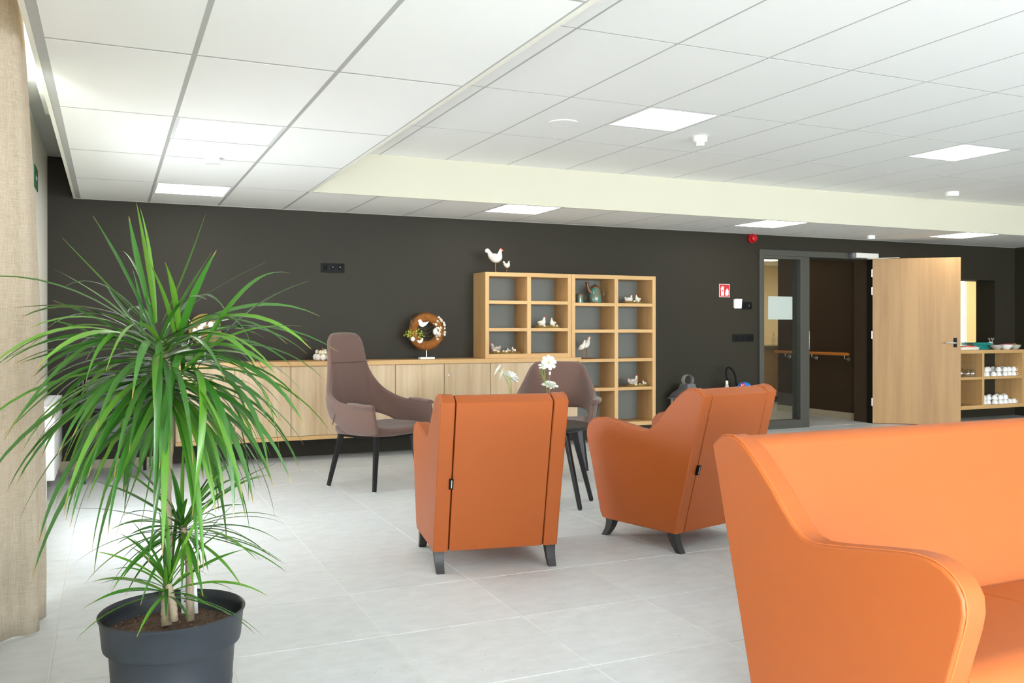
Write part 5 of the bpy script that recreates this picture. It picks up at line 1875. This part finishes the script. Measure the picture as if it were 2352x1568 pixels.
def plant():
    rnd = random.Random(21)
    root = thing('potted_dracaena', 'tall potted dragon tree with drooping green blades in the left foreground', 'plant', (PC.x, PC.y, 0))
    org = Vector((PC.x, PC.y, 0))
    zr = PC.z + 0.004
    # pot
    s = zr / 0.40
    prof = [(.142, 0), (.150, .004), (.166, .13), (.1675, .135), (.166, .141), (.1685, .155), (.170, .160), (.1685, .166), (.171, .180), (.1725, .185), (.171, .191),
            (.178, .292), (.181, .300), (.194, .304), (.196, .312), (.203, .385), (.208, .392), (.209, .397), (.206, .400), (.202, .397), (.197, .37), (.190, .33), (.16, .31)]
    pot = obj('pot', lathe(B(), [(r_, z * s) for r_, z in prof], 72, cap1=False), 'pot', root, angle=50)
    # soil
    bm = B()
    N = 30
    zs = zr - 0.062
    for k in range(N + 1):
        pass
    rings = []
    for i in range(9):
        rr = 0.193 * i / 8
        rings.append([bm.verts.new((rr * math.cos(2 * PI * k / N), rr * math.sin(2 * PI * k / N), zs + rnd.uniform(-.006, .006) + 0.012 * (1 - i / 8))) for k in range(N)] if i else [bm.verts.new((0, 0, zs + .012))])
    for k in range(N):
        bm.faces.new((rings[0][0], rings[1][k], rings[1][(k + 1) % N]))
    for a, b in zip(rings[1:], rings[2:]):
        for k in range(N):
            bm.faces.new((a[k], b[k], b[(k + 1) % N], a[(k + 1) % N]))
    soil = obj('soil', bm, 'soil', root, angle=180)
    bm = B()
    for k in range(900):
        a, rr = rnd.uniform(0, 2 * PI), 0.187 * math.sqrt(rnd.random())
        c = Vector((rr * math.cos(a), rr * math.sin(a), zs + 0.012 * (1 - rr / .193) + rnd.uniform(0, .006)))
        q = rnd.uniform(.002, .0055)
        vs = [bm.verts.new(c + Vector((rnd.uniform(-1, 1), rnd.uniform(-1, 1), rnd.uniform(-.7, 1))) * q) for _ in range(4)]
        for f in ((0, 1, 2), (0, 1, 3), (0, 2, 3), (1, 2, 3)):
            bm.faces.new([vs[i] for i in f])
    stuff(obj('soil_crumbs', bm, 'crumb', soil, smooth=False))

    def L(px, py, dd=0.0):
        return at(px, py, PD + dd) - org
    # stems
    def stem(pts, r0, r1):
        P = smooth_curve(pts, 7)
        n = len(P)
        return obj('stem', tube(B(), P, [(r0 + (r1 - r0) * i / n) * (1 + 0.07 * math.sin(i * 2.3)) for i in range(n)], 10), 'stem', root)
    A0 = L(388, 1432, -.02)
    stem([L(383, 1436, -.03), L(381, 1400, -.02), L(385, 1330, 0), L(386, 1220, 0), L(384, 1120, 0), L(391, 1000, 0), L(392, 900, 0), L(384, 830, 0), L(368, 785, 0)], .0155, .0085)
    stem([L(437, 1432, .05), L(436, 1370, .05), L(434, 1290, .045), L(425, 1240, .04), L(420, 1205, .04)], .013, .010)
    stem([L(400, 1425, -.05), L(398, 1395, -.05), L(392, 1365, -.04), L(386, 1340, -.04)], .012, .010)
    # white plastic plant label pushed into the soil
    bm = B()
    c0, c1 = L(436, 1408, .10), L(436, 1330, .10)
    rt = Vector((math.cos(YAW), -math.sin(YAW), 0))
    tv = Vector((math.sin(YAW), math.cos(YAW), 0))
    wv = rt * .026
    vs = []
    for off in (tv * -.0006, tv * .0006):
        vs.append([bm.verts.new(p + off) for p in (c0 - wv, c0 + wv, c1 + wv * .96 - rt * .004, c1 - wv * .96 - rt * .004)])
    bm.faces.new(vs[0]); bm.faces.new(list(reversed(vs[1])))
    for i in range(4):
        bm.faces.new((vs[0][i], vs[0][(i + 1) % 4], vs[1][(i + 1) % 4], vs[1][i]))
    tagp = obj('plant_label', bm, 'tag', root, smooth=False)
    tagp['label'] = 'white plastic plant label with small dark print'
    bm = B()
    for k, (dx, f, hw_) in enumerate(((-.014, .36, .004), (-.013, .43, .0035), (-.014, .52, .003), (.006, .46, .002))):
        c = c0.lerp(c1, f) + rt * dx + tv * -.0009
        v = [bm.verts.new(c + rt * a * hw_ + Vector((0, 0, b * .002))) for a, b in ((-1, -1), (1, -1), (1, 1), (-1, 1))]
        bm.faces.new(v)
    obj('print', bm, 'black', tagp, smooth=False)

    # hand-placed blades of the main head: (base, bend, tip, width, depth of bend, depth of tip)
    H = [
        ((356, 742), (336, 600), (313, 465), .017, -.02, -.04), ((358, 740), (345, 590), (322, 478), .012, .02, .05), ((352, 745), (318, 610), (296, 497), .016, .05, .10),
        ((345, 750), (285, 620), (213, 495), .013, .03, .08), ((352, 760), (250, 660), (142, 545), .017, -.05, -.12), ((372, 742), (420, 640), (472, 492), .013, .06, .16),
        ((410, 790), (440, 690), (497, 575), .019, -.08, -.16), ((392, 745), (430, 670), (486, 580), .012, .12, .22), ((398, 765), (450, 690), (613, 601), .010, .08, .20),
        ((440, 850), (560, 660), (665, 628), .020, -.10, -.16), ((445, 860), (560, 720), (708, 646), .019, .02, .05), ((352, 795), (260, 700), (123, 617), .013, .08, .14),
        ((340, 805), (240, 740), (121, 690), .014, -.06, -.12), ((356, 770), (230, 706), (30, 707), .013, .10, .25), ((342, 748), (240, 650), (150, 657), .011, .05, .12),
        ((330, 830), (200, 760), (110, 735), .012, -.04, -.10), ((405, 875), (520, 770), (694, 749), .015, -.12, -.22), ((402, 756), (560, 725), (652, 745), .007, .15, .30),
        ((398, 765), (520, 715), (583, 813), .012, -.05, -.10), ((330, 765), (275, 700), (238, 645), .011, .12, .20), ((345, 700), (310, 610), (280, 575), .009, .14, .25),
        ((325, 770), (322, 690), (305, 620), .009, .16, .24), ((412, 775), (400, 680), (379, 602), .017, -.12, -.20), ((402, 775), (380, 690), (340, 596), .015, -.06, -.12),
        ((318, 772), (235, 780), (42, 835), .020, -.16, -.30), ((300, 790), (180, 800), (20, 992), .013, -.14, -.30), ((290, 830), (180, 850), (10, 998), .010, -.05, -.15),
        ((300, 805), (190, 810), (80, 900), .009, .10, .25), ((300, 800), (160, 790), (28, 838), .006, .12, .30), ((430, 835), (545, 830), (655, 985), .012, .02, .0),
        ((425, 800), (530, 770), (632, 890), .012, .10, .20), ((440, 880), (560, 870), (612, 925), .007, .16, .30), ((345, 790), (255, 760), (195, 885), .013, -.18, -.24),
        ((362, 782), (366, 850), (352, 1185), .017, -.24, -.26), ((420, 850), (400, 840), (318, 1240), .017, -.2, -.28), ((430, 850), (470, 900), (440, 1195), .018, -.2, -.26),
        ((450, 860), (560, 900), (617, 1080), .020, -.10, -.16), ((440, 835), (590, 860), (645, 1075), .014, .02, .04), ((420, 850), (510, 930), (537, 1195), .018, -.16, -.24),
        ((360, 830), (250, 880), (135, 1090), .016, -.14, -.26), ((370, 850), (260, 960), (175, 1120), .017, -.2, -.3), ((350, 840), (230, 900), (145, 1060), .012, -.02, -.06),
        ((380, 860), (290, 960), (200, 1150), .015, -.1, -.18), ((385, 870), (330, 980), (240, 1180), .018, -.2, -.3), ((395, 880), (350, 1000), (262, 1240), .014, -.22, -.3),
        ((330, 850), (230, 900), (125, 1170), .009, .08, .12), ((372, 870), (310, 1000), (228, 1155), .014, .04, .06), ((400, 870), (380, 1000), (340, 1300), .012, -.25, -.32),
        ((455, 865), (560, 940), (600, 1010), .011, .14, .28), ((452, 880), (550, 960), (570, 1150), .011, .08, .12)]
    for b_, m_, t_, w_, d1, d2 in H:
        p0, p2 = L(*b_), L(*t_, d2)
        m = L(*m_, d1)
        c = m * 2 - (p0 + p2) * 0.5        # through-point to control
        c = m.lerp(c, 0.75)
        leaf(root, [p0, c, p2], w_ * 1.22, rnd, 12, rnd.uniform(-.5, .5))

    def fountain(c0, c1, n, Lr, el_top, el_low, droop, wr, az=None, seed=0):
        rr = random.Random(seed)
        for k in range(n):
            f = (k + rr.random()) / n
            b = c0.lerp(c1, f) + Vector((rr.uniform(-.008, .008), rr.uniform(-.008, .008), 0))
            a = k * 2.39996 + rr.uniform(-.3, .3)
            if az:
                a = rr.uniform(*az)
            el = R(el_low + (el_top - el_low) * f ** 1.2 + rr.uniform(-10, 10))
            Ln = rr.uniform(*Lr)
            kd = rr.uniform(*droop) * (1.15 - 0.55 * f)
            pts = [b]
            d = Vector((math.cos(a) * math.cos(el), math.sin(a) * math.cos(el), math.sin(el)))
            steps = 8
            for i in range(steps):
                pts.append(pts[-1] + d * Ln / steps)
                d = (d + Vector((0, 0, -kd / steps * (0.4 + 1.2 * i / steps)))).normalized()
            # keep a few control points so the blade stays a smooth arc
            leaf(root, [pts[0], pts[2], pts[4], pts[6], pts[8]], rr.uniform(*wr), rr, 11, rr.uniform(-.6, .6))
    fountain(L(393, 925), L(366, 790), 150, (.40, .64), 40, -16, (2.3, 4.0), (.015, .023), None, 4)
    fountain(L(420, 1228, .04), L(420, 1205, .04), 62, (.22, .40), 66, -18, (.8, 1.9), (.009, .015), None, 5)
    fountain(L(388, 1372, -.04), L(386, 1335, -.04), 37, (.18, .34), 76, 0, (.6, 1.8), (.009, .014), None, 6)


plant()
